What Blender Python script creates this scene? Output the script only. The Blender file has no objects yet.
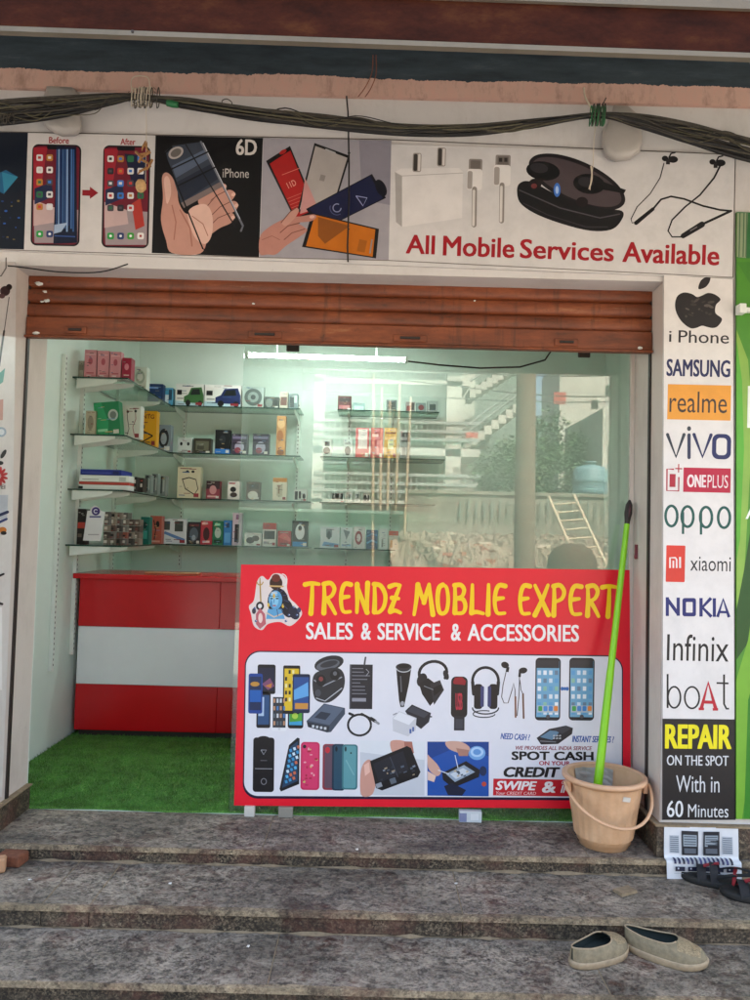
import bpy, math, random
import numpy as np
from mathutils import Matrix, Vector
rad = math.radians
random.seed(7)
SC = bpy.context.scene
COL = SC.collection

# ---------------------------------------------------------------- camera, sky, sun, exposure
FPX = 750.0
CAMP = Vector((0, 0, 1.28))
CM = Matrix.Rotation(rad(92.6), 3, 'X') @ Matrix.Rotation(rad(1.45), 3, 'Z')
cam = bpy.data.cameras.new('camera'); camo = bpy.data.objects.new('camera', cam); COL.objects.link(camo)
cam.sensor_fit = 'VERTICAL'; cam.sensor_height = 32; cam.lens = 24; cam.clip_start = .05; cam.clip_end = 2000
camo.matrix_world = Matrix.Translation(CAMP) @ CM.to_4x4()
SC.camera = camo

SUN_EL, SUN_AZ = 52, 22
w = bpy.data.worlds.new('World'); SC.world = w; w.use_nodes = True
nt = w.node_tree; bg = nt.nodes['Background']
sky = nt.nodes.new('ShaderNodeTexSky'); sky.sky_type = 'NISHITA'; sky.sun_disc = False
sky.sun_elevation = rad(SUN_EL); sky.sun_rotation = rad(SUN_AZ); sky.air_density = 1.0; sky.dust_density = 5.0; sky.ozone_density = 1.0
wm = nt.nodes.new('ShaderNodeMix'); wm.data_type = 'RGBA'; wm.blend_type = 'MULTIPLY'; wm.inputs[0].default_value = 1; wm.inputs[7].default_value = (1.03, .97, .87, 1)
nt.links.new(sky.outputs[0], wm.inputs[6]); nt.links.new(wm.outputs[2], bg.inputs[0]); bg.inputs[1].default_value = 0.14
sl = bpy.data.lights.new('sun', 'SUN'); sl.energy = 3.2; sl.angle = rad(.6); sl.color = (1, .95, .87)
slo = bpy.data.objects.new('sun', sl); COL.objects.link(slo)
sd = Vector((math.sin(rad(SUN_AZ)) * math.cos(rad(SUN_EL)), math.cos(rad(SUN_AZ)) * math.cos(rad(SUN_EL)), math.sin(rad(SUN_EL))))
slo.rotation_euler = sd.to_track_quat('Z', 'Y').to_euler()
SC.view_settings.view_transform = 'Standard'; SC.view_settings.look = 'None'
SC.view_settings.exposure = 2.95; SC.view_settings.gamma = 1; SC.view_settings.use_curve_mapping = False
SC.cycles.max_bounces = 8; SC.cycles.transparent_max_bounces = 16; SC.cycles.diffuse_bounces = 5
SC.cycles.caustics_reflective = False; SC.cycles.caustics_refractive = False

def ray(px, py): return CM @ Vector(((px - 375) / FPX, (500 - py) / FPX, -1))
def at(px, py, Y): d = ray(px, py); return CAMP + d * (Y / d.y)
def atx(px, py, X): d = ray(px, py); return CAMP + d * (X / d.x)
def onplane(px, py, p0, n):
    d = ray(px, py); return CAMP + d * ((p0 - CAMP).dot(n) / d.dot(n))

def h(s):
    s = s.lstrip('#'); r = []
    for i in (0, 2, 4):
        v = int(s[i:i + 2], 16) / 255
        r.append(v / 12.92 if v <= .04045 else ((v + .055) / 1.055) ** 2.4)
    return tuple(r)
def cc(c): return h(c) if isinstance(c, str) else c

# ---------------------------------------------------------------- materials
class NT:
    def __init__(s, name):
        s.m = bpy.data.materials.new(name); s.m.use_nodes = True; s.t = s.m.node_tree
        s.b = s.t.nodes['Principled BSDF']; s.o = s.t.nodes['Material Output']
    def n(s, ty, **k):
        nd = s.t.nodes.new(ty)
        for a, v in k.items():
            if a.startswith('i_'):
                key = a[2:]; key = int(key) if key.isdigit() else key.replace('_', ' ')
                nd.inputs[key].default_value = v
            else: setattr(nd, a, v)
        return nd
    def l(s, a, b): s.t.links.new(a, b)
    def co(s, scale=(1, 1, 1)):
        g = s.n('ShaderNodeNewGeometry'); m = s.n('ShaderNodeMapping'); m.inputs['Scale'].default_value = scale
        s.l(g.outputs['Position'], m.inputs['Vector']); return m.outputs[0]
    def noise(s, scale, detail=6, rough=.6, vec=None, dist=0):
        nd = s.n('ShaderNodeTexNoise'); nd.inputs['Scale'].default_value = scale; nd.inputs['Detail'].default_value = detail
        nd.inputs['Roughness'].default_value = rough; nd.inputs['Distortion'].default_value = dist
        s.l(vec if vec is not None else s.co(), nd.inputs['Vector']); return nd.outputs['Fac']
    def ramp(s, fac, stops, interp='LINEAR'):
        r = s.n('ShaderNodeValToRGB'); r.color_ramp.interpolation = interp; e = r.color_ramp.elements
        for i, (p, c) in enumerate(stops):
            if i >= 2: e.new(p)
            e[i].position = p
            c = cc(c) if not isinstance(c, (int, float)) else (c, c, c)
            e[i].color = (*c, 1)
        s.l(fac, r.inputs[0]); return r.outputs[0]
    def mix(s, fac, a, b, mode='MIX'):
        m = s.n('ShaderNodeMix', data_type='RGBA', blend_type=mode)
        for sock, v in ((m.inputs[0], fac), (m.inputs[6], a), (m.inputs[7], b)):
            if isinstance(v, (int, float)): sock.default_value = v if sock == m.inputs[0] else (v, v, v, 1)
            elif isinstance(v, (tuple, str)): sock.default_value = (*cc(v), 1)
            else: s.l(v, sock)
        return m.outputs[2]
    def bump(s, hgt, strength=.3, dist=.01):
        b = s.n('ShaderNodeBump'); b.inputs['Strength'].default_value = strength; b.inputs['Distance'].default_value = dist
        s.l(hgt, b.inputs['Height']); s.l(b.outputs[0], s.b.inputs['Normal'])
    def base(s, c):
        if isinstance(c, (tuple, str)): s.b.inputs['Base Color'].default_value = (*cc(c), 1)
        else: s.l(c, s.b.inputs['Base Color'])
    def rough(s, r):
        if isinstance(r, (int, float)): s.b.inputs['Roughness'].default_value = r
        else: s.l(r, s.b.inputs['Roughness'])

def m_print(name, rough=.5, dirt=.25, spec=.4):
    m = NT(name); a = m.n('ShaderNodeAttribute', attribute_name='Col')
    d = m.ramp(m.noise(9, 8, .65), [(.42, 1.0), (.75, .55)])
    g = m.ramp(m.noise(160, 3, .6), [(.66, 1.0), (.74, .6)])
    dd = m.mix(1, d, g, 'MULTIPLY')
    m.base(m.mix(dirt, a.outputs['Color'], m.mix(1, a.outputs['Color'], dd, 'MULTIPLY')))
    m.rough(rough); m.b.inputs['Specular IOR Level'].default_value = spec
    m.bump(m.noise(14, 3), .12, .01); return m.m
def m_plain(name, col, rough=.5, metal=0, spec=.5, var=.15, scale=20, bump=0):
    m = NT(name); c = cc(col)
    m.base(m.mix(var, c, m.ramp(m.noise(scale), [(.3, tuple(x * .4 for x in c)), (.7, tuple(min(1, x * 1.3) for x in c))])))
    m.rough(rough); m.b.inputs['Metallic'].default_value = metal; m.b.inputs['Specular IOR Level'].default_value = spec
    if bump: m.bump(m.noise(scale * 3), bump, .004)
    return m.m
def m_attr(name, rough=.5, metal=0):
    m = NT(name); a = m.n('ShaderNodeAttribute', attribute_name='Col'); m.base(a.outputs['Color']); m.rough(rough); m.b.inputs['Metallic'].default_value = metal; return m.m
def m_paint(name, col, stain='#8d8072', amt=.5, rough=.75):
    m = NT(name); c = cc(col)
    f1 = m.ramp(m.noise(2.2, 10, .7, m.co((1, 1, .5))), [(.5, 0), (.8, 1)])
    f2 = m.ramp(m.noise(45, 6, .7), [(.62, 0), (.75, .7)])
    b = m.mix(m.mix(amt, 0.0, f1), c, cc(stain)); b = m.mix(m.mix(amt * .6, 0.0, f2), b, cc(stain))
    m.base(b); m.rough(rough); m.bump(m.noise(60, 8, .7), .25, .004); return m.m

MAT = {}
MAT['print'] = m_print('vinyl_print', .42, .3)
MAT['signprint'] = m_print('glossy_sign_print', .3, .1)
MAT['carton'] = m_print('printed_carton', .4, .1)
MAT['wall'] = m_paint('painted_plaster', '#d2cecb', '#8f8578', .45)
MAT['jamb'] = m_paint('jamb_paint', '#cfc4bb', '#96877a', .6)
MAT['room'] = m_plain('room_paint', '#dbe6dd', .7, var=.08, scale=3)
MAT['ceil'] = m_plain('ceiling_paint', '#e4e6e0', .8, var=.08, scale=3)

def granite(name, dark, mid, light, dust, dust_amt, rough):
    m = NT(name)
    v = m.n('ShaderNodeTexVoronoi'); v.inputs['Scale'].default_value = 130; m.l(m.co((1, 1.3, 1.3)), v.inputs['Vector'])
    sp = m.ramp(m.noise(85, 6, .8), [(.38, dark), (.5, mid), (.6, light)])
    cell = m.ramp(v.outputs['Color'], [(.1, dark), (.6, mid), (.95, light)])
    b = m.mix(.5, sp, cell)
    rd = m.ramp(m.noise(5, 5, .65), [(.48, 0), (.62, .65)])
    b = m.mix(rd, b, '#5e3a30')
    swirl = m.ramp(m.noise(4.5, 10, .78, m.co((.8, 1.2, 1)), 1.2), [(.44, 0), (.58, 1)])
    fine = m.ramp(m.noise(42, 8, .85, m.co((.8, 1.2, 1)), 1.0), [(.42, .15), (.6, 1)])
    du = m.mix(1, swirl, fine, 'MULTIPLY')
    rg = m.ramp(m.noise(7, 7, .7, m.co((.8, 1.2, 1)), 1.2), [(.455, 0), (.5, .9), (.545, 0)])
    rg2 = m.ramp(m.noise(19, 6, .7, m.co((.8, 1.2, 1)), .8), [(.44, 0), (.5, .8), (.56, 0)])
    du = m.mix(1, du, m.mix(1, rg, rg2, 'ADD'), 'ADD') if 'tread' in name else du
    b = m.mix(m.mix(dust_amt, 0.0, du), b, dust)
    pat = m.ramp(m.noise(2.6, 7, .7, m.co((1, 1.5, 1))), [(.36, .5), (.62, 1.2)]); sp2 = m.ramp(m.noise(30, 5, .7), [(.36, .45), (.5, 1.0)]); pat = m.mix(1, pat, sp2, 'MULTIPLY')
    m.base(m.mix(1, b, pat, 'MULTIPLY'))
    m.rough(m.ramp(du, [(0, rough), (1, .85)])); m.bump(m.noise(60, 8, .8), .25, .004)
    return m.m
MAT['tread'] = granite('granite_tread', '#231d19', '#564d45', '#a0948a', '#a09382', .68, .5)
MAT['riser'] = granite('granite_riser', '#15110d', '#3b3127', '#98876f', '#7d6c54', .3, .55)
MAT['nose'] = granite('dusty_granite_edge', '#5b4f41', '#857560', '#b5a284', '#bba584', .9, .8)
MAT['grime'] = m_plain('joint_dust', '#938066', .95, var=.5, scale=40)
MAT['groundm'] = m_plain('dusty_ground', '#8e8a84', .95, var=.6, scale=6, bump=.3)

def m_beam():
    m = NT('rusty_fascia_paint')
    b = m.ramp(m.noise(9, 9, .75, m.co((.6, 1, 1.4))), [(.35, '#25110c'), (.54, '#381a11'), (.68, '#4a2a18'), (.8, '#5e4628')])
    m.base(b); m.rough(.55); m.bump(m.noise(40, 8), .3, .004); return m.m
MAT['beam'] = m_beam(); MAT['beam'].node_tree.nodes['Principled BSDF'].inputs['Roughness'].default_value = .85; MAT['beam'].node_tree.nodes['Principled BSDF'].inputs['Specular IOR Level'].default_value = .1
MAT['trim'] = m_paint('trim_paint', '#6c6457', '#4a4032', .8)
def m_bluepink():
    m = NT('blue_over_pink_paint'); g = m.n('ShaderNodeNewGeometry'); s = m.n('ShaderNodeSeparateXYZ'); m.l(g.outputs['Position'], s.inputs[0])
    ns = m.noise(30, 8, .75, m.co((1, 1, .3))); a = m.n('ShaderNodeMath', operation='MULTIPLY_ADD'); m.l(ns, a.inputs[0]); a.inputs[1].default_value = .035; m.l(s.outputs['Z'], a.inputs[2])
    big = m.noise(3, 2, .5); a2 = m.n('ShaderNodeMath', operation='MULTIPLY_ADD'); m.l(big, a2.inputs[0]); a2.inputs[1].default_value = .03; m.l(a.outputs[0], a2.inputs[2])
    f = m.n('ShaderNodeMath', operation='GREATER_THAN'); m.l(a2.outputs[0], f.inputs[0]); f.inputs[1].default_value = 3.2455
    pink = m.ramp(m.noise(16, 9, .75, m.co((1, 1, .4))), [(.3, '#a08070'), (.5, '#c9a596'), (.68, '#cfa293'), (.8, '#9a8458')])
    blue = m.ramp(m.noise(14, 8, .7, m.co((.25, 1, 1.5))), [(.35, '#232e36'), (.6, '#36434b'), (.75, '#505a5e')])
    m.base(m.mix(f.outputs[0], pink, blue)); m.rough(.7); m.bump(m.noise(50, 8), .3, .005); return m.m
MAT['bluepink'] = m_bluepink()
def m_shutter():
    m = NT('rusty_shutter_paint')
    b = m.ramp(m.noise(6, 10, .75, m.co((.5, 1, 2.4))), [(.3, '#4a2818'), (.5, '#783d22'), (.62, '#8a4a29'), (.78, '#a07450')])
    st = m.ramp(m.noise(28, 8, .8, m.co((.6, 1, 1))), [(.58, 0), (.7, .85)])
    b = m.mix(st, b, '#3a251b')
    sc = m.ramp(m.noise(9, 9, .8, m.co((.25, 1, 3))), [(.6, 0), (.68, .55)]); b = m.mix(sc, b, '#a08468')
    dr = m.ramp(m.noise(22, 4, .6, m.co((1.2, 1, .12))), [(.58, 0), (.7, .5)]); b = m.mix(dr, b, '#35211a')
    m.base(b); m.rough(.5); m.bump(m.noise(70, 8), .2, .003); return m.m
MAT['shutter'] = m_shutter()
MAT['dark'] = m_plain('dark_steel', '#2a221d', .6, var=.3)
MAT['steel'] = m_plain('galvanised_steel', '#9a9a96', .4, .8)
MAT['white_metal'] = m_plain('white_powder_coat', '#dfe3dc', .45, var=.08)
MAT['black_rubber'] = m_plain('black_cable_sheath', '#12100e', .55, var=.5, scale=30)
MAT['dusty_rubber'] = m_plain('dusty_cable_sheath', '#48433a', .8, var=.7, scale=40)
MAT['olive'] = m_plain('olive_cable_sheath', '#5c5742', .7, var=.4, scale=60)
MAT['green'] = m_plain('green_tape', '#1d6b3c', .5)
MAT['string'] = m_plain('pale_string', '#c9bda8', .9)
MAT['milky'] = m_plain('milky_plastic', '#a8a29b', .35, var=.1)
MAT['red_lam'] = m_plain('red_laminate', (.56, .006, .012), .22, var=.12, scale=4)
MAT['white_lam'] = m_plain('white_laminate', (.80, .82, .84), .25, var=.06, scale=4)
MAT['attr'] = m_attr('coloured_plastic', .4)
MAT['attr_rough'] = m_attr('coloured_fabric', .85)

def m_glass(name, tint, refl, dust=0.0):
    m = NT(name); t = m.t; t.nodes.remove(m.b)
    g = m.n('ShaderNodeNewGeometry'); d = m.n('ShaderNodeVectorMath', operation='DOT_PRODUCT'); m.l(g.outputs['Normal'], d.inputs[0]); m.l(g.outputs['Incoming'], d.inputs[1])
    ab = m.n('ShaderNodeMath', operation='ABSOLUTE'); m.l(d.outputs['Value'], ab.inputs[0])
    om = m.n('ShaderNodeMath', operation='SUBTRACT'); om.inputs[0].default_value = 1; m.l(ab.outputs[0], om.inputs[1])
    pw = m.n('ShaderNodeMath', operation='POWER'); m.l(om.outputs[0], pw.inputs[0]); pw.inputs[1].default_value = 5
    ma = m.n('ShaderNodeMath', operation='MULTIPLY_ADD'); m.l(pw.outputs[0], ma.inputs[0]); ma.inputs[1].default_value = 1 - refl; ma.inputs[2].default_value = refl
    tr = m.n('ShaderNodeBsdfTransparent'); tr.inputs[0].default_value = (*tint, 1)
    gl = m.n('ShaderNodeBsdfGlossy'); gl.inputs['Roughness'].default_value = 0.0
    mx = m.n('ShaderNodeMixShader'); m.l(ma.outputs[0], mx.inputs[0]); m.l(tr.outputs[0], mx.inputs[1]); m.l(gl.outputs[0], mx.inputs[2]); df = m.n('ShaderNodeBsdfDiffuse'); df.inputs[0].default_value = (.5, .5, .47, 1); m2 = m.n('ShaderNodeMixShader')
    m.l(m.ramp(m.noise(2.6, 9, .75, m.co((1, 1, .6)), 1.5), [(.45, .0), (.8, dust)]), m2.inputs[0]); m.l(mx.outputs[0], m2.inputs[1]); m.l(df.outputs[0], m2.inputs[2]); m.l(m2.outputs[0], m.o.inputs[0])
    return m.m
MAT['glass'] = m_glass('shopfront_glass', (.93, .975, .95), .08, .05)
MAT['shelfglass'] = m_glass('shelf_glass', (.80, .93, .87), .06)
MAT['glassedge'] = m_plain('green_glass_edge', '#0b3a30', .15, spec=.8, var=.05)
MAT['clear'] = m_glass('clear_blister', (.88, .9, .9), .08)
def m_emit(name, col, s):
    m = NT(name); m.b.inputs['Emission Color'].default_value = (*cc(col), 1); m.b.inputs['Emission Strength'].default_value = s; m.base('#ffffff'); return m.m
MAT['tube'] = m_emit('lit_tube', (.88, 1.0, .96), 17)
def m_grass():
    m = NT('artificial_grass'); 
    a = m.ramp(m.noise(220, 3, .6), [(.3, '#33611f'), (.5, '#558f36'), (.7, '#8ab85a')])
    b = m.mix(m.ramp(m.noise(5, 7, .7), [(.45, 0), (.7, .45)]), m.ramp(m.noise(11, 6, .7), [(.35, .6), (.65, 1.2)]), '#b5a070')
    m.base(m.mix(1, a, b, 'MULTIPLY')); m.rough(.6); return m.m
MAT['grass'] = m_grass()

# ---------------------------------------------------------------- mesh building
def wloc(o):
    v = Vector((0, 0, 0))
    while o is not None: v = v + o.location; o = o.parent
    return v
def empty(name, loc):
    o = bpy.data.objects.new(name, None); COL.objects.link(o); o.location = loc; o.empty_display_size = .1; return o
def tag(o, label=None, cat=None, group=None, kind=None):
    if label: o['label'] = label
    if cat: o['category'] = cat
    if group: o['group'] = group
    if kind: o['kind'] = kind
    return o
def thing(name, label, cat, loc, group=None): return tag(empty(name, Vector(loc)), label, cat, group)
WHITE = (.8, .8, .8)
class MB:
    def __init__(s): s.v = []; s.f = []; s.c = []; s.m = []; s.s = []
    def add(s, vs, fs, col=WHITE, mat=0, smooth=False):
        b = len(s.v); s.v += [tuple(x) for x in vs]; col = cc(col)
        for f in fs: s.f.append([b + i for i in f]); s.c.append(col); s.m.append(mat); s.s.append(smooth)
    def box(s, x0, x1, y0, y1, z0, z1, col=WHITE, mat=0, ch=0):
        if ch <= 0:
            vs = [(x, y, z) for z in (z0, z1) for y in (y0, y1) for x in (x0, x1)]
            s.add(vs, [(0, 2, 3, 1), (4, 5, 7, 6), (0, 1, 5, 4), (2, 6, 7, 3), (0, 4, 6, 2), (1, 3, 7, 5)], col, mat); return
        q = ch; vs = []; idx = {}
        for sx in (0, 1):
            for sy in (0, 1):
                for sz in (0, 1):
                    X = (x0, x1)[sx]; Y = (y0, y1)[sy]; Z = (z0, z1)[sz]; a = 1 - 2 * sx; b = 1 - 2 * sy; c = 1 - 2 * sz
                    for k, p in enumerate(((X, Y + b * q, Z + c * q), (X + a * q, Y, Z + c * q), (X + a * q, Y + b * q, Z))):
                        idx[(sx, sy, sz, k)] = len(vs); vs.append(p)
        fs = []
        for sx in (0, 1): fs.append([idx[(sx, a, b, 0)] for a, b in ((0, 0), (1, 0), (1, 1), (0, 1))])
        for sy in (0, 1): fs.append([idx[(a, sy, b, 1)] for a, b in ((0, 0), (1, 0), (1, 1), (0, 1))])
        for sz in (0, 1): fs.append([idx[(a, b, sz, 2)] for a, b in ((0, 0), (1, 0), (1, 1), (0, 1))])
        for a in (0, 1):
            for b in (0, 1):
                fs.append([idx[(a, b, 0, 0)], idx[(a, b, 1, 0)], idx[(a, b, 1, 1)], idx[(a, b, 0, 1)]])
                fs.append([idx[(a, 0, b, 0)], idx[(a, 1, b, 0)], idx[(a, 1, b, 2)], idx[(a, 0, b, 2)]])
                fs.append([idx[(0, a, b, 1)], idx[(1, a, b, 1)], idx[(1, a, b, 2)], idx[(0, a, b, 2)]])
        for a in (0, 1):
            for b in (0, 1):
                for c in (0, 1): fs.append([idx[(a, b, c, k)] for k in range(3)])
        s.add(vs, fs, col, mat)
    def tube(s, pts, r, n=8, col=WHITE, mat=0, cap=True):
        pts = [Vector(p) for p in pts]; rs = r if isinstance(r, (list, tuple)) else [r] * len(pts)
        vs = []; up = None
        for i, p in enumerate(pts):
            t = (pts[min(i + 1, len(pts) - 1)] - pts[max(i - 1, 0)]).normalized()
            if up is None: up = Vector((0, 0, 1)) if abs(t.z) < .9 else Vector((0, 1, 0))
            a = t.cross(up)
            if a.length < 1e-6: a = t.orthogonal()
            a.normalize(); b = a.cross(t).normalized(); up = b
            for k in range(n):
                an = 2 * math.pi * k / n; vs.append(p + (a * math.cos(an) + b * math.sin(an)) * rs[i])
        fs = [[i * n + k, i * n + (k + 1) % n, (i + 1) * n + (k + 1) % n, (i + 1) * n + k] for i in range(len(pts) - 1) for k in range(n)]
        s.add(vs, fs, col, mat, True)
        if cap: s.add([vs[k] for k in range(n)], [list(range(n))[::-1]], col, mat); s.add([vs[-n + k] for k in range(n)], [list(range(n))], col, mat)
    def lathe(s, prof, c, n=32, col=WHITE, mat=0, smooth=True):
        vs = [(c[0] + r * math.cos(2 * math.pi * k / n), c[1] + r * math.sin(2 * math.pi * k / n), c[2] + z) for r, z in prof for k in range(n)]
        fs = [[i * n + k, i * n + (k + 1) % n, (i + 1) * n + (k + 1) % n, (i + 1) * n + k] for i in range(len(prof) - 1) for k in range(n)]
        s.add(vs, fs, col, mat, smooth)
    def blob(s, c, rx, ry, rz, col=WHITE, mat=0, n=10, jit=0):
        vs = []; fs = []
        for i in range(n // 2 + 1):
            th = math.pi * i / (n // 2)
            for k in range(n):
                ph = 2 * math.pi * k / n; j = 1 + random.uniform(-jit, jit)
                vs.append((c[0] + rx * j * math.sin(th) * math.cos(ph), c[1] + ry * j * math.sin(th) * math.sin(ph), c[2] + rz * j * math.cos(th)))
        for i in range(n // 2):
            for k in range(n): fs.append([i * n + k, (i + 1) * n + k, (i + 1) * n + (k + 1) % n, i * n + (k + 1) % n])
        s.add(vs, fs, col, mat, True)
    def prism(s, poly, fn, d0, d1, col=WHITE, mat=0):
        n = len(poly); vs = [fn(a, b, d0) for a, b in poly] + [fn(a, b, d1) for a, b in poly]
        s.add(vs, [list(range(n)), list(range(2 * n - 1, n - 1, -1))] + [[i, n + i, n + (i + 1) % n, (i + 1) % n] for i in range(n)], col, mat)
    def build(s, name, mats, parent=None, loc=None):
        me = bpy.data.meshes.new(name)
        if not isinstance(mats, (list, tuple)): mats = [mats]
        if parent is not None: L = wloc(parent)
        elif loc is not None: L = Vector(loc)
        else:
            a = np.array(s.v); mn = a.min(0); mx = a.max(0); L = Vector(((mn[0] + mx[0]) / 2, (mn[1] + mx[1]) / 2, mn[2]))
        me.from_pydata([(x - L.x, y - L.y, z - L.z) for x, y, z in s.v], [], s.f)
        for m in mats: me.materials.append(MAT[m] if isinstance(m, str) else m)
        me.polygons.foreach_set('material_index', s.m); me.polygons.foreach_set('use_smooth', s.s)
        ca = me.color_attributes.new('Col', 'FLOAT_COLOR', 'CORNER')
        arr = []
        for f, c in zip(s.f, s.c): arr += [c[0], c[1], c[2], 1.0] * len(f)
        ca.data.foreach_set('color', arr); me.update()
        o = bpy.data.objects.new(name, me); COL.objects.link(o)
        if parent is not None: o.parent = parent
        else: o.location = L
        return o

# ---------------------------------------------------------------- flat printed artwork, drawn in layers on a real surface
_GC = {}
def glyphs(txt, bold, shear=0, sp=1.0):
    k = (txt, bold, shear, sp)
    if k in _GC: return _GC[k]
    cu = bpy.data.curves.new('t', 'FONT'); cu.body = txt; cu.offset = bold; cu.shear = shear; cu.resolution_u = 3; cu.space_character = sp
    o = bpy.data.objects.new('t', cu); COL.objects.link(o); bpy.context.view_layer.update()
    me = bpy.data.meshes.new_from_object(o.evaluated_get(bpy.context.evaluated_depsgraph_get()))
    v = np.array([(a.co.x, a.co.y) for a in me.vertices]); f = [list(p.vertices) for p in me.polygons]
    bpy.data.objects.remove(o); bpy.data.curves.remove(cu); bpy.data.meshes.remove(me)
    mn = v.min(0); mx = v.max(0); v = (v - mn) / (mx - mn); _GC[k] = (v, f); return _GC[k]
class Art(MB):
    """draws on a surface: fn(x, y, depth) -> 3D point; y grows downwards"""
    def __init__(s, fn, sl=0.0, step=3e-5, lay=2e-4):
        super().__init__(); s.fn = fn; s.sl = sl; s.k = 0; s.step = step; s.lay = lay; s.al = 1
    def nl(s): s.k += 1; return s.lay + s.k * s.step
    def put(s, pts, fs, col):
        d = s.nl(); s.add([s.fn(x, y, d) for x, y in pts], fs, col)
    SMOOTH = {'#c49282','#a8705f','#e0b8a8','#b98274','#9a6456','#c89484','#e0b4a4','#a86c5e','#c9a090','#a87a6c','#e0c0b0','#241f20','#2a2425','#ded0cc','#111013','#2b2c31','#1b171a','#4a3f42'}
    def poly(s, pts, col):
        if col in s.SMOOTH and len(pts) > 4:
            n = len(pts); out = []
            for i in range(n):
                p0, p1, p2, p3 = pts[i - 1], pts[i], pts[(i + 1) % n], pts[(i + 2) % n]
                for j in range(5):
                    t = j / 5; out.append(tuple(.5 * (2 * p1[a] + (-p0[a] + p2[a]) * t + (2 * p0[a] - 5 * p1[a] + 4 * p2[a] - p3[a]) * t * t + (-p0[a] + 3 * p1[a] - 3 * p2[a] + p3[a]) * t ** 3) for a in range(2)))
            pts = out
        s.put(pts, [list(range(len(pts)))], col)
    def rot(s, pts, cx, cy, a):
        c, q = math.cos(rad(a)), math.sin(rad(a)); return [(cx + (x - cx) * c - (y - cy) * q, cy + (x - cx) * q + (y - cy) * c) for x, y in pts]
    def rect(s, x0, y0, x1, y1, col, a=None):
        cx, cy = (x0 + x1) / 2, (y0 + y1) / 2; a = math.degrees(s.sl) if a is None else a
        s.poly(s.rot([(x0, y0), (x1, y0), (x1, y1), (x0, y1)], cx, cy, a), col)
    def rr(s, x0, y0, x1, y1, r, col, a=None, n=5):
        cx, cy = (x0 + x1) / 2, (y0 + y1) / 2; a = math.degrees(s.sl) if a is None else a; p = []
        for (qx, qy, st) in ((x1 - r, y0 + r, -90), (x1 - r, y1 - r, 0), (x0 + r, y1 - r, 90), (x0 + r, y0 + r, 180)):
            for i in range(n + 1): t = rad(st + 90 * i / n); p.append((qx + r * math.cos(t), qy + r * math.sin(t)))
        s.poly(s.rot(p, cx, cy, a), col)
    def ell(s, cx, cy, rx, ry, col, a=0, n=20):
        s.poly(s.rot([(cx + rx * math.cos(2 * math.pi * i / n), cy + ry * math.sin(2 * math.pi * i / n)) for i in range(n)], cx, cy, a), col)
    def line(s, pts, w, col, w1=None, caps=True):
        n = len(pts); ws = [w + ((w1 if w1 is not None else w) - w) * i / max(1, n - 1) for i in range(n)]
        L = []; R = []
        for i in range(n):
            a = pts[max(0, i - 1)]; b = pts[min(n - 1, i + 1)]; dx, dy = b[0] - a[0], b[1] - a[1]; q = math.hypot(dx, dy) or 1
            nx, ny = -dy / q * ws[i] / 2, dx / q * ws[i] / 2; L.append((pts[i][0] + nx, pts[i][1] + ny)); R.append((pts[i][0] - nx, pts[i][1] - ny))
        s.put(L + R, [[i, i + 1, n + i + 1, n + i] for i in range(n - 1)], col)
        if caps and w > 1.2:
            s.ell(pts[0][0], pts[0][1], ws[0] / 2, ws[0] / 2, col, n=10); s.ell(pts[-1][0], pts[-1][1], ws[-1] / 2, ws[-1] / 2, col, n=10)
    def arc(s, cx, cy, rx, ry, a0, a1, w, col, rot=0, n=16):
        s.line(s.rot([(cx + rx * math.cos(rad(a0 + (a1 - a0) * i / n)), cy + ry * math.sin(rad(a0 + (a1 - a0) * i / n))) for i in range(n + 1)], cx, cy, rot), w, col, caps=abs(a1 - a0) < 359)
    def text(s, txt, x0, y0, x1, y1, col, bold=0.0, shear=0.0, a=None, sp=1.0, out=None, ow=.02):
        a = math.degrees(s.sl) if a is None else a; cx, cy = (x0 + x1) / 2, (y0 + y1) / 2
        e = bold * (y1 - y0) / .73 * .62
        v, f = glyphs(txt, 0.0, shear, sp)
        offs = [(0, 0)] if bold <= .004 else ([(-e, 0), (e, 0)] if bold < .03 else [(-e, -e * .5), (-e, e * .5), (0, 0), (e, -e * .5), (e, e * .5), (0, -e * .6), (0, e * .6)])
        ex, ey = (e, 0) if bold < .03 else (e, e * .6)
        if bold <= .004: ex = ey = 0
        for ox, oy in offs:
            s.put(s.rot([(x0 + ex + ox + q[0] * (x1 - x0 - 2 * ex), y1 - ey + oy - q[1] * (y1 - y0 - 2 * ey)) for q in v], cx, cy, a), f, col)
def plane_fn(p0, n): return lambda x, y, d: onplane(x, y, p0, n) + n * d
def yplane(Y): return lambda x, y, d: at(x, y, Y) + Vector((0, -d, 0))
# ================================================================ SETTING
XL, XR, YF, YB = -1.55, 1.20, 3.12, 3.46
g = MB(); g.add([(-300, -300, -.42), (300, -300, -.42), (300, 300, -.42), (-300, 300, -.42)], [(0, 1, 2, 3)])
tag(g.build('ground', 'groundm', loc=(0, 0, -.42)), kind='structure')

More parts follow.
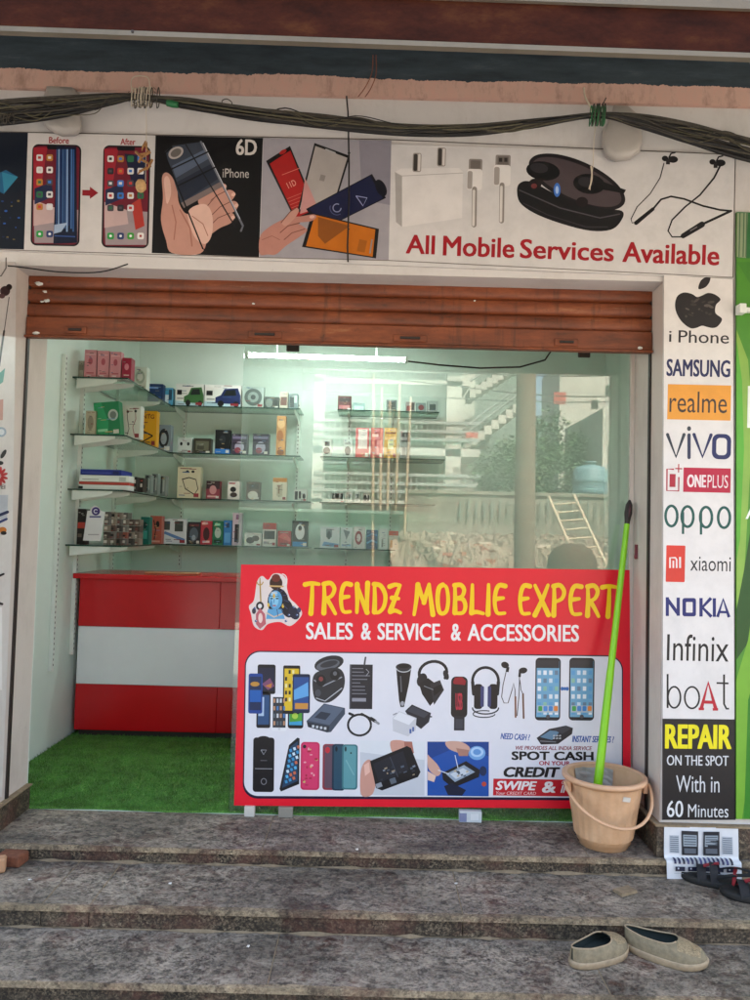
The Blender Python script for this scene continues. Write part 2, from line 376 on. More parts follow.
def step(name, zt, yf, yb, zb, joints, tl=0.0):
    m = MB(); xs = [-4.4] + joints + [4.4]
    for a, b in zip(xs[:-1], xs[1:]):
        m.box(a + .0015, b - .0015, yf + .004, yb, zt - .02, zt, mat=0, ch=.002)
        m.box(a + .0015, b - .0015, yf, yf + .0035, zt - .0185, zt - .0015, mat=2)
        m.box(a + .0015, b - .0015, yf + .012, yf + .03, zb + .004, zt - .0205, mat=1)
    m.box(-4.4, 4.4, yf + .032, yb + .02, zb - .05, zt - .022, mat=3)
    for jx in joints: m.box(jx - .0014, jx + .0014, yf + .001, yb - .002, zt - .018, zt - .0006, mat=3)
    nn = 420; v1 = []; wv = .006; jog = 0
    for i in range(nn + 1):
        x = -4.39 + 8.78 * i / nn; wv = min(.02, max(.0015, wv + random.uniform(-.0035, .0035))); jog = max(0, min(.004, jog + random.uniform(-.002, .0019)))
        v1 += [(x, yf - .0006, zt - .010 - jog), (x, yf - .0004, zt + .0003), (x, yf + .004, zt + .0006), (x, yf + .004 + wv, zt + .0005)]
    m.add(v1, [[4 * i + j, 4 * i + j + 1, 4 * i + j + 5, 4 * i + j + 4] for i in range(nn) for j in range(3)], mat=2)
    # a fillet of dust where the riser meets the tread below
    n = 160
    vs = []; 
    for i in range(n + 1):
        x = -4.4 + 8.8 * i / n; q = .002 + .011 * random.random() ** 2
        vs += [(x, yf + .0115, zb + q * .8), (x, yf + .0115 - q * 1.4, zb + .0015)]
    m.add(vs, [(2 * i, 2 * i + 1, 2 * i + 3, 2 * i + 2) for i in range(n)], mat=3)
    return tag(m.build(name, ['tread', 'riser', 'nose', 'grime'], loc=(0, yf, zb)), kind='structure')
step('landing', 0, 3.07, 3.452, -.065, [-1.9, -.42, .9, 2.2])
step('step', -.065, 2.72, 3.08, -.145, [-1.15, -.98, .35, 1.7])
step('step', -.145, 2.41, 2.73, -.235, [-1.5, -.3, .78, 1.9])
step('step', -.235, 2.07, 2.42, -.33, [-1.2, .2, 1.6])
step('step', -.33, 1.70, 2.06, -.42, [-1.0, .5, 2.0])

B = thing('shop_building', 'pale plastered shop building over granite steps with its shutter opening', 'building', (0, 3.3, 0))
m = MB()
m.box(-4.5, XL, YF, YB, -.4, 2.375); m.box(XR, 4.5, YF, YB, -.4, 2.375)
m.box(-4.5, 4.5, YF, YB, 2.3752, 3.45)
m.build('wall', 'wall', B)
m = MB(); m.box(-4.5, 4.5, YF, 3.46, 3.4502, 6.4); m.build('upper_wall', MAT['ceil'], B)
m = MB(); m.box(-4.5, 4.5, 3.10, YF - .001, 3.132, 3.449); m.build('concrete_beam', 'bluepink', B)
# painted inner reveals of the opening, a little rougher than the wall
for a, b in ((XL, XL + .004), (XR - .004, XR)): m = MB(); m.box(a, b, YF + .001, YB, .0, 2.374); m.build('reveal', 'jamb', B)
# inside of the shop
m = MB()
m.box(-2.0, -1.84, YB, 5.9, 0, 2.85); m.box(1.75, 1.9, YB, 5.9, 0, 2.85); m.box(-1.84, 1.75, 5.72, 5.9, 0, 2.85)
m.box(-1.84, XL - .001, YB, YB + .02, 0, 2.85); m.box(XR + .001, 1.75, YB, YB + .02, 0, 2.85); m.box(XL, XR, YB, YB + .02, 2.376, 2.85)
m.build('interior_wall', 'room', B)
m = MB(); m.box(-2, 1.9, YB, 5.9, 2.851, 3.0); m.build('ceiling', 'ceil', B)
m = MB(); m.box(-2, 1.9, 3.453, 5.9, -.1, -.001); m.build('floor', 'room', B)
m = MB(); m.box(-4.5, 4.5, 5.91, 9, -.4, 6.4); m.build('rear_block', 'wall', B)
m = MB(); m.box(-4.5, 4.5, 3.1, 9, 6.401, 6.6); m.build('roof', 'wall', B)  # unseen upper storey and roof, added to cast shade on the steps
# sloping sheet canopy, reach extended to shade the wall, with its rusty fascia
KC = 1.8 / 2.2
def fz(x): return 1.28 + 1.463 * KC - .011 * x
m = MB()
for x0, x1 in ((-4.4, 4.4),):
    m.add([(x0, 1.805, fz(x0) + .123), (x1, 1.805, fz(x1) + .123), (x1, 3.099, 3.40), (x0, 3.099, 3.40), (x0, 1.805, fz(x0) + .138), (x1, 1.805, fz(x1) + .138), (x1, 3.099, 3.415), (x0, 3.099, 3.415)],
          [(0, 3, 2, 1), (4, 5, 6, 7), (0, 1, 5, 4), (2, 3, 7, 6), (1, 2, 6, 5), (0, 4, 7, 3)])
cn = m.build('canopy', 'ceil', B)  # underside kept pale so it bounces light onto the wall
def slant(m, ya, yb, za, zb, mat=0):
    x0, x1 = -4.4, 4.4
    m.add([(x0, ya, fz(x0) + za), (x1, ya, fz(x1) + za), (x1, yb, fz(x1) + za), (x0, yb, fz(x0) + za), (x0, ya, fz(x0) + zb), (x1, ya, fz(x1) + zb), (x1, yb, fz(x1) + zb), (x0, yb, fz(x0) + zb)],
          [(0, 3, 2, 1), (4, 5, 6, 7), (0, 1, 5, 4), (2, 3, 7, 6), (1, 2, 6, 5), (0, 4, 7, 3)], mat=mat)
m = MB(); slant(m, 1.79, 1.802, .018*KC, .148*KC); m.build('fascia', 'beam', cn)
m = MB(); slant(m, 1.786, 1.804, .002, .0178*KC); m.build('trim', 'trim', cn); m = MB(); slant(m, 1.78, 1.804, .1482*KC, .176*KC); m.build('trim', 'trim', cn)
for x in (.335, -.62, 1.12): m = MB(); m.blob((x, 1.776, fz(x) + .005 + .125 * (x in (.335,))), .004, .003, .004); m.build('screw', 'dark', cn)
# granite plinths
for bx_ in ((XL + .0045, XL + .022, 3.12, 3.245, .001, .105), (XL + .0045, XL + .022, 3.25, 3.455, .001, .105), (XR - .022, XR - .0045, 3.12, 3.21, .001, .125), (XR - .022, XR - .0045, 3.215, 3.455, .001, .125),
            (XR - .022, 1.56, 3.10, 3.1195, .001, .125), (1.565, 3, 3.10, 3.1195, .001, .125), (-4, XL + .022, 3.10, 3.1195, .001, .105)):
    m = MB(); m.box(*bx_, ch=.002); m.build('plinth_tile', 'riser', B)
for bx_ in ((XL + .0045, XL + .03, 3.12, 3.457, .1055, .112), (XR - .03, XR - .0045, 3.12, 3.457, .1255, .134), (XR - .03, 3, 3.092, 3.1195, .1255, .134)):
    m = MB(); m.box(*bx_); m.build('plinth_mortar', 'grime', B)

# ---- rolling shutter
S = thing('rolling_shutter', 'half rolled up rusty orange brown steel shutter over the shop opening', 'shutter', (0, 3.26, 2.1))
def szt(x): return 0
prof = []
z = 2.195; k = 0
while z < 2.52:
    for i in range(9):
        t = i / 8; prof.append((3.258 - .013 * math.sin(math.pi * t) ** .45, z + .062 * t))
    prof.append((3.270, z + .0622)); prof.append((3.270, z + .0650)); z += .0655
n = len(prof); m = MB(); NX = 40
vs = [(XL + .006 + (XR - XL - .012) * i / NX, y + .0015 * math.sin(i * 1.7 + zz * 9), zz) for i in range(NX + 1) for y, zz in prof]
m.add(vs, [[i * n + j, (i + 1) * n + j, (i + 1) * n + j + 1, i * n + j + 1] for i in range(NX) for j in range(n - 1)], smooth=True)
m.build('slat_curtain', 'shutter', S)
m = MB(); m.box(XL + .008, XR - .008, 3.235, 3.255, 2.108, 2.192, ch=.004); m.box(XL + .008, XR - .008, 3.222, 3.26, 2.098, 2.107, ch=.002)
rail = m.build('bottom_rail', 'shutter', S)
for px, w_ in ((76, 11), (265, 17), (410, 17), (566, 12)):
    c = at(px, 330 + .025 * (px - 60), 3.235); hw = w_ * 3.235 / 750
    m = MB(); m.box(c.x - hw, c.x + hw, 3.226, 3.2345, c.z - .016, c.z + .016, ch=.003)
    m.box(c.x - hw * .6, c.x + hw * .6, 3.218, 3.2255, c.z - .005, c.z + .006, mat=1, ch=.002)
    m.build('lock_plate', ['shutter', 'dark'], rail)
for px, py, r in ((38, 283, .012), (44, 291, .007), (46, 300, .01), (41, 301, .006), (36, 333, .010), (640, 348, .008), (253, 303, .005), (475, 300, .004)):
    m = MB(); c = at(px, py, 3.233); m.blob((c.x, 3.243 if py < 310 else 3.2335, c.z), r * 1.4, .006, r * .7, jit=.35); m.build('paint_fleck', 'ceil', S)
# dark slots the shutter runs in
for x in (XL + .004, XR - .012):
    m = MB(); m.box(x, x + .008, 3.252, 3.272, .10, 2.372); m.build('guide_channel', 'dark', S)

# ---- shop front glass (fixed pane right of the open doorway)
xg = at(241, 450, 3.468).x
G = thing('glass_shopfront', 'tall clear shopfront glass pane reflecting the opposite buildings', 'glass pane', (.3, 3.468, 0))
m = MB(); x1g = XR - .022
m.add([(xg, 3.464, .004), (x1g, 3.464, .004), (x1g, 3.464, 2.374), (xg, 3.464, 2.374), (xg, 3.474, .004), (x1g, 3.474, .004), (x1g, 3.474, 2.374), (xg, 3.474, 2.374)], [(0, 1, 2, 3), (7, 6, 5, 4)])
m.add([(xg, 3.464, .004), (xg, 3.474, .004), (xg, 3.474, 2.374), (xg, 3.464, 2.374)], [(0, 1, 2, 3)], mat=1)
m.build('pane', ['glass', 'shelfglass'], G)
for px, py, hw in ((584, 353, .028), (293, 347, .03)):
    c = at(px, py, 3.46); m = MB(); m.box(c.x - hw, c.x + hw, 3.452, 3.463, c.z - .022, c.z + .03, ch=.003); m.build('patch_clip', 'dark', G)
m = MB(); m.box(x1g - .002, XR - .006, 3.458, 3.48, 0, 2.37); m.build('sealant_strip', 'jamb', G)

# ---- artificial grass mat
m = MB()
N = 26; 
for i in range(1):
    xs = np.linspace(-1.83, 1.74, 90); front = [3.456 + .006 * math.sin(x * 9) + .004 * random.random() for x in xs]
    vs = [(x, f, .006) for x, f in zip(xs, front)] + [(x, 5.7, .006) for x in xs] + [(x, f, .0) for x, f in zip(xs, front)]
    q = len(xs); m.add(vs, [(j, j + 1, q + j + 1, q + j) for j in range(q - 1)] + [(2 * q + j, 2 * q + j + 1, j + 1, j) for j in range(q - 1)])
mat_o = tag(m.build('grass_mat', 'grass', loc=(-.05, 4.5, 0)), 'bright green artificial grass mat covering the shop floor', 'grass mat')
rng = np.random.default_rng(3); K = 90000
bx = rng.uniform(-1.83, 1.73, K); by = 3.462 + (rng.random(K) ** 1.25) * 1.25; an = rng.uniform(0, 6.283, K); ln = rng.uniform(.008, .019, K); wd = .0016
dx = np.cos(an) * wd; dy = np.sin(an) * wd; lx = rng.normal(0, .006, K); ly = rng.normal(0, .006, K)
V = np.zeros((K, 3, 3)); V[:, 0] = np.stack([bx - dx, by - dy, np.full(K, .005)], 1); V[:, 1] = np.stack([bx + dx, by + dy, np.full(K, .005)], 1); V[:, 2] = np.stack([bx + lx, by + ly, .005 + ln], 1)
V[:, :, 0] -= -.05; V[:, :, 1] -= 4.5
me = bpy.data.meshes.new('pile'); me.vertices.add(K * 3); me.vertices.foreach_set('co', V.reshape(-1)); me.loops.add(K * 3); me.loops.foreach_set('vertex_index', np.arange(K * 3, dtype=np.int32))
me.polygons.add(K); me.polygons.foreach_set('loop_start', np.arange(0, K * 3, 3, dtype=np.int32)); me.polygons.foreach_set('loop_total', np.full(K, 3, dtype=np.int32)); me.update(calc_edges=True); me.materials.append(MAT['grass'])
pile = bpy.data.objects.new('pile', me); COL.objects.link(pile); pile.parent = mat_o; pile['kind'] = 'stuff'

# ---- counter
C = thing('shop_counter', 'glossy red shop counter with a broad white band across its front', 'counter', (-.3, 4.8, 0))
cx0, cx1 = -1.80, 1.1
sx_ = -.935
for a_, b_ in ((cx0, sx_ - .0008), (sx_ + .0008, cx1)):
    for z0_, z1_ in ((.045, .322), (.672, .962)): m = MB(); m.box(a_, b_, 4.63, 5.05, z0_, z1_, ch=.002); m.build('red_panel', 'red_lam', C)
m = MB(); m.box(cx0 + .02, cx1 - .02, 4.66, 5.04, .004, .044); m.build('kick_board', 'dark', C)
for z_ in (.322, .6708): m = MB(); m.box(cx0 + .001, cx1 - .001, 4.6285, 4.631, z_, z_ + .0016); m.build('edge_strip', 'steel', C)
m = MB(); m.box(cx0 + .002, cx1 - .002, 4.632, 5.048, .3235, .6705); m.build('white_band', 'white_lam', C)
m = MB(); m.box(cx0 - .03, cx1 + .03, 4.59, 5.08, .964, .995, ch=.003); m.build('countertop', 'red_lam', C)
p = at(145, 573, 4.75); q = at(198, 573, 4.75)
m = MB(); m.box(p.x, q.x, 4.74, 4.84, .996, 1.004, ch=.002); tag(m.build('wooden_strip', m_plain('light_wood', '#b58a63', .6)), 'thin light wooden strip lying on the red counter top', 'wood strip')

# ---- tube light
L = thing('tube_light', 'thin lit white tube light hanging high inside the shop', 'tube light', (-.4, 5.0, 2.45))
a = at(247, 354.5, 5.0); b = at(406, 359.5, 5.0)
m = MB(); m.tube([(a.x, 5.025, a.z + .012), (b.x, 5.025, b.z + .012)], .012, 8); m.build('batten', 'white_metal', L)
m = MB(); m.tube([(a.x + .015, 5.0, a.z - .006), (b.x - .015, 5.0, b.z - .006)], .0105, 12); m.build('tube', 'tube', L)
for x, z_ in ((a.x, a.z), (b.x, b.z)): m = MB(); m.box(x - .008, x + .014, 4.986, 5.035, z_ - .018, z_ + .02, ch=.003); m.build('end_cap', 'white_metal', L)
for x, z_ in ((a.x + .2, a.z), (b.x - .2, b.z)): m = MB(); m.tube([(x, 5.025, z_ + .02), (x, 5.025, 2.85)], .004, 6); m.build('hanger', 'white_metal', L)
# the mains cable looping under the ceiling to the tube
m = MB(); pts = [at(x, y, 5.03) for x, y in ((406, 361), (440, 365), (480, 368), (520, 367), (545, 360), (555, 345))]
m.tube(pts, .006, 6); tag(m.build('mains_cable', 'black_rubber'), 'thin black mains cable sagging across the top of the glass from the tube light', 'cable')
# ================================================================ SHELVES
Z1, Z2, Z3, Z4 = 2.18, 1.835, 1.505, 1.172
U = thing('side_wall_shelving', 'glass shelves on white brackets along the left wall of the shop', 'shelving', (-1.7, 4.9, 1.1))
def upright(m, x, y, z0, z1, ax='x'):
    w_ = .012
    if ax == 'x': m.box(x, x + .022, y - w_, y + w_, z0, z1)
    else: m.box(x - w_, x + w_, y - .02, y, z0, z1)
    zz = z0 + .03
    while zz < z1 - .02:
        if ax == 'x': m.box(x + .0222, x + .0232, y - .003, y + .003, zz, zz + .012, mat=1)
        else: m.box(x - .003, x + .003, y - .0212, y - .0202, zz, zz + .012, mat=1)
        zz += .03
for y, z0 in ((4.33, .45), (4.62, .5), (5.25, .9)):
    m = MB(); upright(m, -1.839, y, z0, 2.28); m.build('upright', ['white_metal', 'dark'], U)
def bracket(parent, x, y, z, L_, ax):
    m = MB(); P = [(0, 0), (L_, -.0), (L_, -.014), (L_ * .85, -.028), (0, -.06)]
    if ax == 'x': fn = lambda a, b, d: (x + a, y + d, z + b)
    else: fn = lambda a, b, d: (x + d, y - a, z + b)
    m.prism(P, fn, -.004, .004); return m.build('bracket', 'white_metal', parent)
for z in (Z1, Z2, Z3, Z4):
    m = MB(); x0, x1, y0, y1 = -1.835, -1.503, 4.47, 5.70
    def glassbox(m, x0, x1, y0, y1, z):
        vs = [(x0, y0), (x1, y0), (x1, y1), (x0, y1)]; vs = [(*p, z - .008) for p in vs] + [(*p, z) for p in vs]
        m.add(vs, [(0, 3, 2, 1), (4, 5, 6, 7)], mat=0); m.add(vs, [(0, 1, 5, 4), (1, 2, 6, 5), (2, 3, 7, 6), (3, 0, 4, 7)], mat=1)
    glassbox(m, x0, x1, y0, y1, z); m.build('glass_shelf', ['shelfglass', 'glassedge'], U)
    for y in (4.62, 5.25): bracket(U, -1.815, y, z - .0085, .30 if y < 5 else .28, 'x')
    if z != Z1 or True: bracket(U, -1.815, 4.49, z - .0085, .24, 'x')
def back_shelving(label, x0s, x1s, ups, group):
    o = thing('back_wall_shelving', label, 'shelving', ((x0s[0] + x1s[0]) / 2, 5.6, 1.1), group)
    for x in ups:
        m = MB(); upright(m, x, 5.719, .98, 2.27, 'y'); m.build('upright', ['white_metal', 'dark'], o)
    for i, z in enumerate((Z1, Z2, Z3, Z4)):
        m = MB(); glassbox(m, x0s[i], x1s[i], 5.41, 5.695, z - .002); m.build('glass_shelf', ['shelfglass', 'glassedge'], o)
        for x in ups: bracket(o, x, 5.698, z - .0105, .27, 'y')
    return o
back_shelving('glass shelves on the back wall beside the side shelves', (-1.50,) * 4, (-.56, -.55, -.465, -.47), (-1.47, -.60), 'glass shelving on the back wall')
back_shelving('shorter glass shelves on the back wall behind the reflections', (-.29, -.405, -.40, -.43), (.45, .50, .435, .155), (-.21, .12), 'glass shelving on the back wall')

# ---- goods on the shelves
HZ = lambda px: 534 + .025 * (px - 375)
def depth_of(py, px, z): return (z - 1.28) * 750 / (HZ(px) - py)
def product(px0, px1, ytop, Y, z, face, art, label, cat='box', name='product_box', depth=.07, group=None, side=None, mat='carton', lean=0):
    xm = (px0 + px1) / 2; X0 = at(px0, ytop, Y).x; X1 = at(px1, ytop, Y).x; H_ = at(xm, ytop, Y).z - z
    m = MB(); sc = cc(side) if side else tuple(v * .8 for v in cc(face))
    W_ = X1 - X0; g_ = Art(lambda u, v, d: Vector((X0 + u * W_, Y - d, z + .0008 + v * H_)), lay=1e-4, step=2e-5)
    m.box(X0, X1, Y, Y + depth, z + .0008, z + .0008 + H_, sc)
    g_.poly([(0.0, 0.0), (1, 0), (1, 1), (0, 1)], face)
    for t in art:
        k = t[0]
        if k == 'r': g_.poly([(t[1], t[2]), (t[3], t[2]), (t[3], t[4]), (t[1], t[4])], t[5])
        elif k == 'e': g_.ell(t[1], t[2], t[3], t[4], t[5])
        elif k == 'p': g_.poly(t[1], t[2])
        elif k == 'l':
            asp = W_ / H_; pts = t[1]
            g_.line(pts, t[2], t[3], caps=False)
        elif k == 'a': g_.arc(*t[1:8]) if len(t) < 10 else None
        elif k == 't':
            v, f = glyphs(t[1], .02); g_.put([(t[2] + p_[0] * (t[4] - t[2]), t[3] + p_[1] * (t[5] - t[3])) for p_ in v], f, t[6])
    st0 = random.getstate(); random.seed(int(px0 * 37 + ytop * 11)); lum = sum(cc(face)) / 3; lite = lum > .25
    nd = 3 if W_ < .06 else 7
    for i in range(nd):
        u = random.uniform(.06, .6); v = random.choice([random.uniform(.03, .2), random.uniform(.8, .95), random.uniform(.2, .8)]); wl = random.uniform(.1, .34); hl = random.uniform(.012, .03)
        g_.poly([(u, v), (u + wl, v), (u + wl, v + hl), (u, v + hl)], random.choice(['#3a3a3c', '#7a2f34', '#3f5a80', '#6a6a68']) if lite else random.choice(['#b8b4ac', '#8a8680', '#c0a070', '#6f8fae']))
    if W_ > .09: g_.poly([(.72, .04), (.94, .04), (.94, .16), (.72, .16)], '#d8d4cc' if not lite else '#8f3038')
    random.setstate(st0)
    b = len(m.v); m.v += g_.v; m.f += [[b + i for i in f] for f in g_.f]; m.c += g_.c; m.m += g_.m; m.s += g_.s
    o = m.build(name, mat, loc=((X0 + X1) / 2, Y + depth / 2, z)); tag(o, label, cat, group); return o
def R_(a, b, c, d, col): return ('r', a, b, c, d, col)
def E_(a, b, c, d, col): return ('e', a, b, c, d, col)
K = '#1b1a1c'; W = '#e6e4df'; GY = '#9a9a98'
# side shelf, top
for i, (a, b) in enumerate(((85, 97), (98, 109.5), (110.5, 121.5))):
    product(a, b, 350 + i, 4.55, Z1, '#d98d95', [R_(.1, .84, .9, .86, '#f0c6c4'), E_(.5, .62, .18, .12, '#b8525e'), R_(.2, .2, .8, .24, '#b8525e'), R_(.2, .12, .6, .15, '#f2dede')],
            ['leftmost of the three pale pink boxes on the top side shelf', 'middle one of the three pale pink boxes on the top side shelf', 'pale pink box touching the dark red box on the top side shelf'][i], group='pink boxes on the top shelf', depth=.05)
product(122.5, 131.5, 358, 4.55, Z1, '#a31c3c', [E_(.5, .6, .25, .15, '#d9808f'), R_(.2, .2, .8, .25, '#e0b0b5')], 'dark red slim box right of the pale pink boxes')
product(79, 84, 361, 4.56, Z1, '#a79e90', [R_(.1, .5, .9, .8, '#7c7468')], 'narrow beige box left of the pale pink boxes')
product(134, 147, 367, 4.84, Z1, '#d7ddd0', [E_(.5, .55, .36, .3, '#a9b7a4'), E_(.5, .55, .22, .18, '#dfe4da'), R_(.15, .08, .85, .14, '#8a9683')], 'white box printed with a pale ring on the top side shelf')
product(148, 163, 384, 5.36, Z1, '#1d3566', [R_(.1, .1, .9, .35, '#2f55a0'), R_(.1, .75, .7, .85, '#7aa0d8')], 'dark blue box on the top shelf near the corner')
product(165, 173, 388, 5.44, Z1, '#5aa7cc', [R_(.0, .0, .5, .6, '#d9e7ee'), R_(.5, .3, .9, .9, '#284b63')], 'small light blue packet on the top shelf corner')
def car(col): return [R_(0, 0, 1, .22, '#b7d3dd'), ('p', [(.3, .15), (.3, .42), (.45, .52), (.55, .82), (.92, .86), (1, .5), (1, .12)], col), ('p', [(.52, .5), (.6, .76), (.85, .78), (.88, .52)], '#1a2020'), E_(.45, .14, .09, .14, K), E_(.88, .12, .08, .13, K), R_(.05, .5, .22, .72, K), R_(.06, .3, .28, .36, GY)]
product(176, 204, 384, 5.44, Z1, W, car('#3f6b3c'), 'white box picturing a green off road toy car', 'toy box')
product(205, 241, 385, 5.44, Z1, W, car('#23305e'), 'white box picturing a dark blue toy car', 'toy box')
product(243, 264, 387, 5.44, Z1, '#a9b3ae', [E_(.5, .5, .42, .42, '#4f5a58'), E_(.5, .5, .26, .26, '#8b9693'), E_(.5, .5, .12, .12, '#3b4443')], 'grey box with a round speaker grille picture on the top shelf')
product(265, 279, 397, 5.44, Z1, '#3e4440', [E_(.3, .45, .26, .4, '#76807a'), E_(.75, .45, .2, .35, '#1f2422')], 'low dark box with two discs on the top shelf')
product(280, 288, 392, 5.46, Z1, '#c3b7a6', [R_(.1, .2, .9, .7, '#6b3f35')], 'small beige packet with a brown label on the top shelf')
product(289, 298, 394, 5.46, Z1, '#6f7f82', [R_(.1, .1, .6, .8, '#2f3839'), R_(.6, .4, .9, .9, '#c3ccc9')], 'small blue grey packet at the end of the top shelf')
# side shelf, second
product(86, 96, 411, 4.50, Z2, '#b3a992', [E_(.5, .5, .3, .3, '#8a8270')], 'beige rounded pack left of the green clamshell', 'pack')
o = product(97, 122, 402, 4.52, Z2, '#1f7d4f', [('p', [(.0, .0), (0, .95), (.3, 1), (.55, .4), (.5, 0)], '#2b9a63'), E_(.75, .6, .2, .17, '#b7bdb8'), E_(.75, .6, .13, .11, '#6f7773'), R_(.1, .12, .5, .2, '#8fd0a8')], 'green clamshell pack leaning on the second side shelf', 'pack', name='clamshell_pack')
o.rotation_euler = (0, rad(-6), 0)
product(122.5, 141, 406, 4.66, Z2, '#dcdcd4', [('l', [(.25, .9), (.3, .6), (.4, .3), (.3, .1)], .03, K), ('l', [(.7, .92), (.75, .6), (.6, .35), (.7, .1)], .03, '#9a2a35'), E_(.3, .82, .07, .04, K), E_(.72, .84, .07, .04, K)], 'white box picturing wired earphones beside the yellow box')
product(140.5, 157, 411, 5.08, Z2, '#e2a21c', [('t', 'NTG', .15, .78, .85, .9, '#7a3c10'), ('l', [(.1, .45), (.8, .3)], .04, K), ('l', [(.1, .1), (.8, .3)], .04, K), R_(.1, .5, .3, .6, '#5a3a12')], 'tall yellow box on the second side shelf')
product(157.5, 171, 425, 5.38, Z2, '#7f8992', [E_(.5, .5, .38, .36, '#23282c'), E_(.5, .48, .22, .22, '#9aa3aa'), R_(.55, .05, .95, .2, '#c9cfd2')], 'grey box picturing a black headphone near the shelf corner')
product(178, 192, 438, 5.44, Z2, '#c3cbc6', [E_(.25, .6, .09, .12, K), E_(.75, .6, .09, .12, K), R_(.3, .1, .7, .2, GY)], 'small white box with two dark earbuds on the second back shelf')
product(194, 211, 438.5, 5.44, Z2, '#3a352b', [R_(.12, .2, .88, .82, '#6b6a58'), R_(.2, .25, .6, .5, '#4a4a3e')], 'small dark framed box on the second back shelf')
product(215.5, 230.5, 430, 5.44, Z2, '#15171b', [R_(0, 0, 1, .2, '#2a76c8'), E_(.5, .6, .2, .18, '#2c3036')], 'black box with a bright blue base stripe')
for a, b, l in ((232, 247.5, 'purple black blister pack next to the blue striped box'), (253, 269, 'purple black blister pack standing alone left of the glass seam')):
    product(a, b, 434, 5.44, Z2, '#3d3648', [R_(.05, .75, .95, .88, '#7c7490'), E_(.5, .35, .3, .28, '#a8a3b8'), E_(.4, .2, .2, .14, '#8a3f4f'), R_(.05, .5, .95, .56, '#22202c'), R_(.45, .88, .55, .98, K)], l, 'pack', name='blister_pack', group='purple blister packs')
m_or = product(277, 286, 416, 5.46, Z2, '#c98c52', [E_(.5, .8, .4, .12, '#e6b27d'), E_(.4, .5, .35, .14, '#a8612e'), E_(.6, .25, .35, .12, '#e0a060'), E_(.5, .08, .4, .07, '#8a4c26')], 'tall narrow orange brown packet on the second back shelf', 'pack')
# side shelf, third: stack of flat boxes
zz = Z3
for i, (c1, hh, lab) in enumerate((('#dfe2df', .030, 'bottom white flat box of the stack on the third side shelf'), ('#b5463c', .016, 'red edged flat box low in the stack on the third side shelf'), ('#dde1dc', .040, 'thick white flat box just under the blue one'), ('#232f86', .034, 'dark blue flat box on top of the stack'))):
    m = MB(); x0 = at(79 + (i == 3), 480, 4.52).x; x1 = at(129 - 8 * (i == 3), 480, 4.52).x
    m.box(x0, x1, 4.52, 4.72, zz + .001, zz + hh, c1, ch=.0015)
    if i == 3: m.box(x0 + .01, x1 - .06, 4.519, 4.52, zz + .012, zz + .015, '#5a66b8'); m.box(x1 - .05, x1 - .015, 4.519, 4.52, zz + .006, zz + .026, '#16205c')
    if i == 2: m.box(x0 + .02, x0 + .12, 4.519, 4.52, zz + .012, zz + .017, '#9aa09c'); m.box(x1 - .06, x1 - .02, 4.519, 4.52, zz + .006, zz + .032, '#b5bab6')
    if i == 0: m.box(x0 - .002, x0 + .025, 4.519, 4.52, zz + .004, zz + .02, '#1f2420')
    tag(m.build('flat_box', 'carton'), lab, 'box', 'flat boxes stacked on the side shelf'); zz += hh + .001
product(131.5, 137, 477, 4.62, Z3, '#191716', [R_(.2, .55, .8, .8, '#c9c2b8'), R_(.2, .15, .8, .3, '#8c857c')], 'slim black box right of the flat stack')
product(138, 143.5, 478, 4.7, Z3, '#2b2522', [R_(.2, .35, .8, .6, '#d0c9be'), R_(.1, .75, .9, .85, '#9c4034')], 'slim brown box second from the flat stack')
for i, (a, b, t, Y_) in enumerate(((145, 151, 475, 4.85), (152, 158, 474, 4.98), (159, 166, 476, 5.12))):
    product(a, b, t, Y_, Z3, '#7d8a86', [R_(.15, .1, .5, .95, '#3c4644'), R_(.6, .2, .85, .8, '#aab5b0'), E_(.4, .9, .3, .06, '#22292a')],
            ['grey clear fronted pack nearest the slim brown box', 'grey clear fronted pack in the middle of three on the third shelf', 'grey clear fronted pack closest to the shelf corner'][i], 'pack', name='blister_pack', group='grey packs on the third side shelf')
product(178, 201, 467, 5.44, Z3, '#cfc6a8', [('l', [(.2, .62), (.35, .3), (.75, .12), (.9, .3), (.8, .6), (.5, .66), (.22, .6)], .035, K), E_(.42, .85, .07, .04, K), E_(.66, .85, .07, .04, K), R_(.1, .93, .6, .96, '#7b3f34')], 'cream box picturing a black neckband on the third back shelf')
product(206.5, 220, 481, 5.44, Z3, '#8c3946', [R_(0, .55, 1, 1, '#3a2329'), E_(.5, .5, .26, .25, '#c48a8a'), R_(.1, .08, .8, .18, '#d9a0a0')], 'dark pink box on the third back shelf')
product(228, 240, 481.5, 5.44, Z3, '#dddad2', [E_(.45, .55, .25, .15, K), E_(.5, .25, .3, .14, '#3b3532'), R_(.1, .85, .6, .92, '#b33333')], 'small white box picturing black earbuds on the third back shelf')
product(246.5, 260, 482, 5.44, Z3, '#5a4a40', [E_(.5, .25, .38, .24, '#d8d4ca'), R_(.2, .6, .9, .9, '#37302c')], 'small brown box with a white base picture')
product(273, 287, 478, 5.44, Z3, '#d9cdb8', [R_(0, .82, 1, 1, '#c9822c'), R_(.3, .2, .7, .7, '#b9ad98'), R_(.4, .3, .5, .65, '#8a6a50')], 'cream box with an orange top stripe')
product(294, 307, 489, 5.44, Z3, '#cfd3cc', [R_(.08, .1, .3, .8, K), R_(.38, .2, .55, .8, K), E_(.78, .4, .12, .22, K)], 'low white pack with dark pieces at the end of the third shelf', 'pack', name='blister_pack')
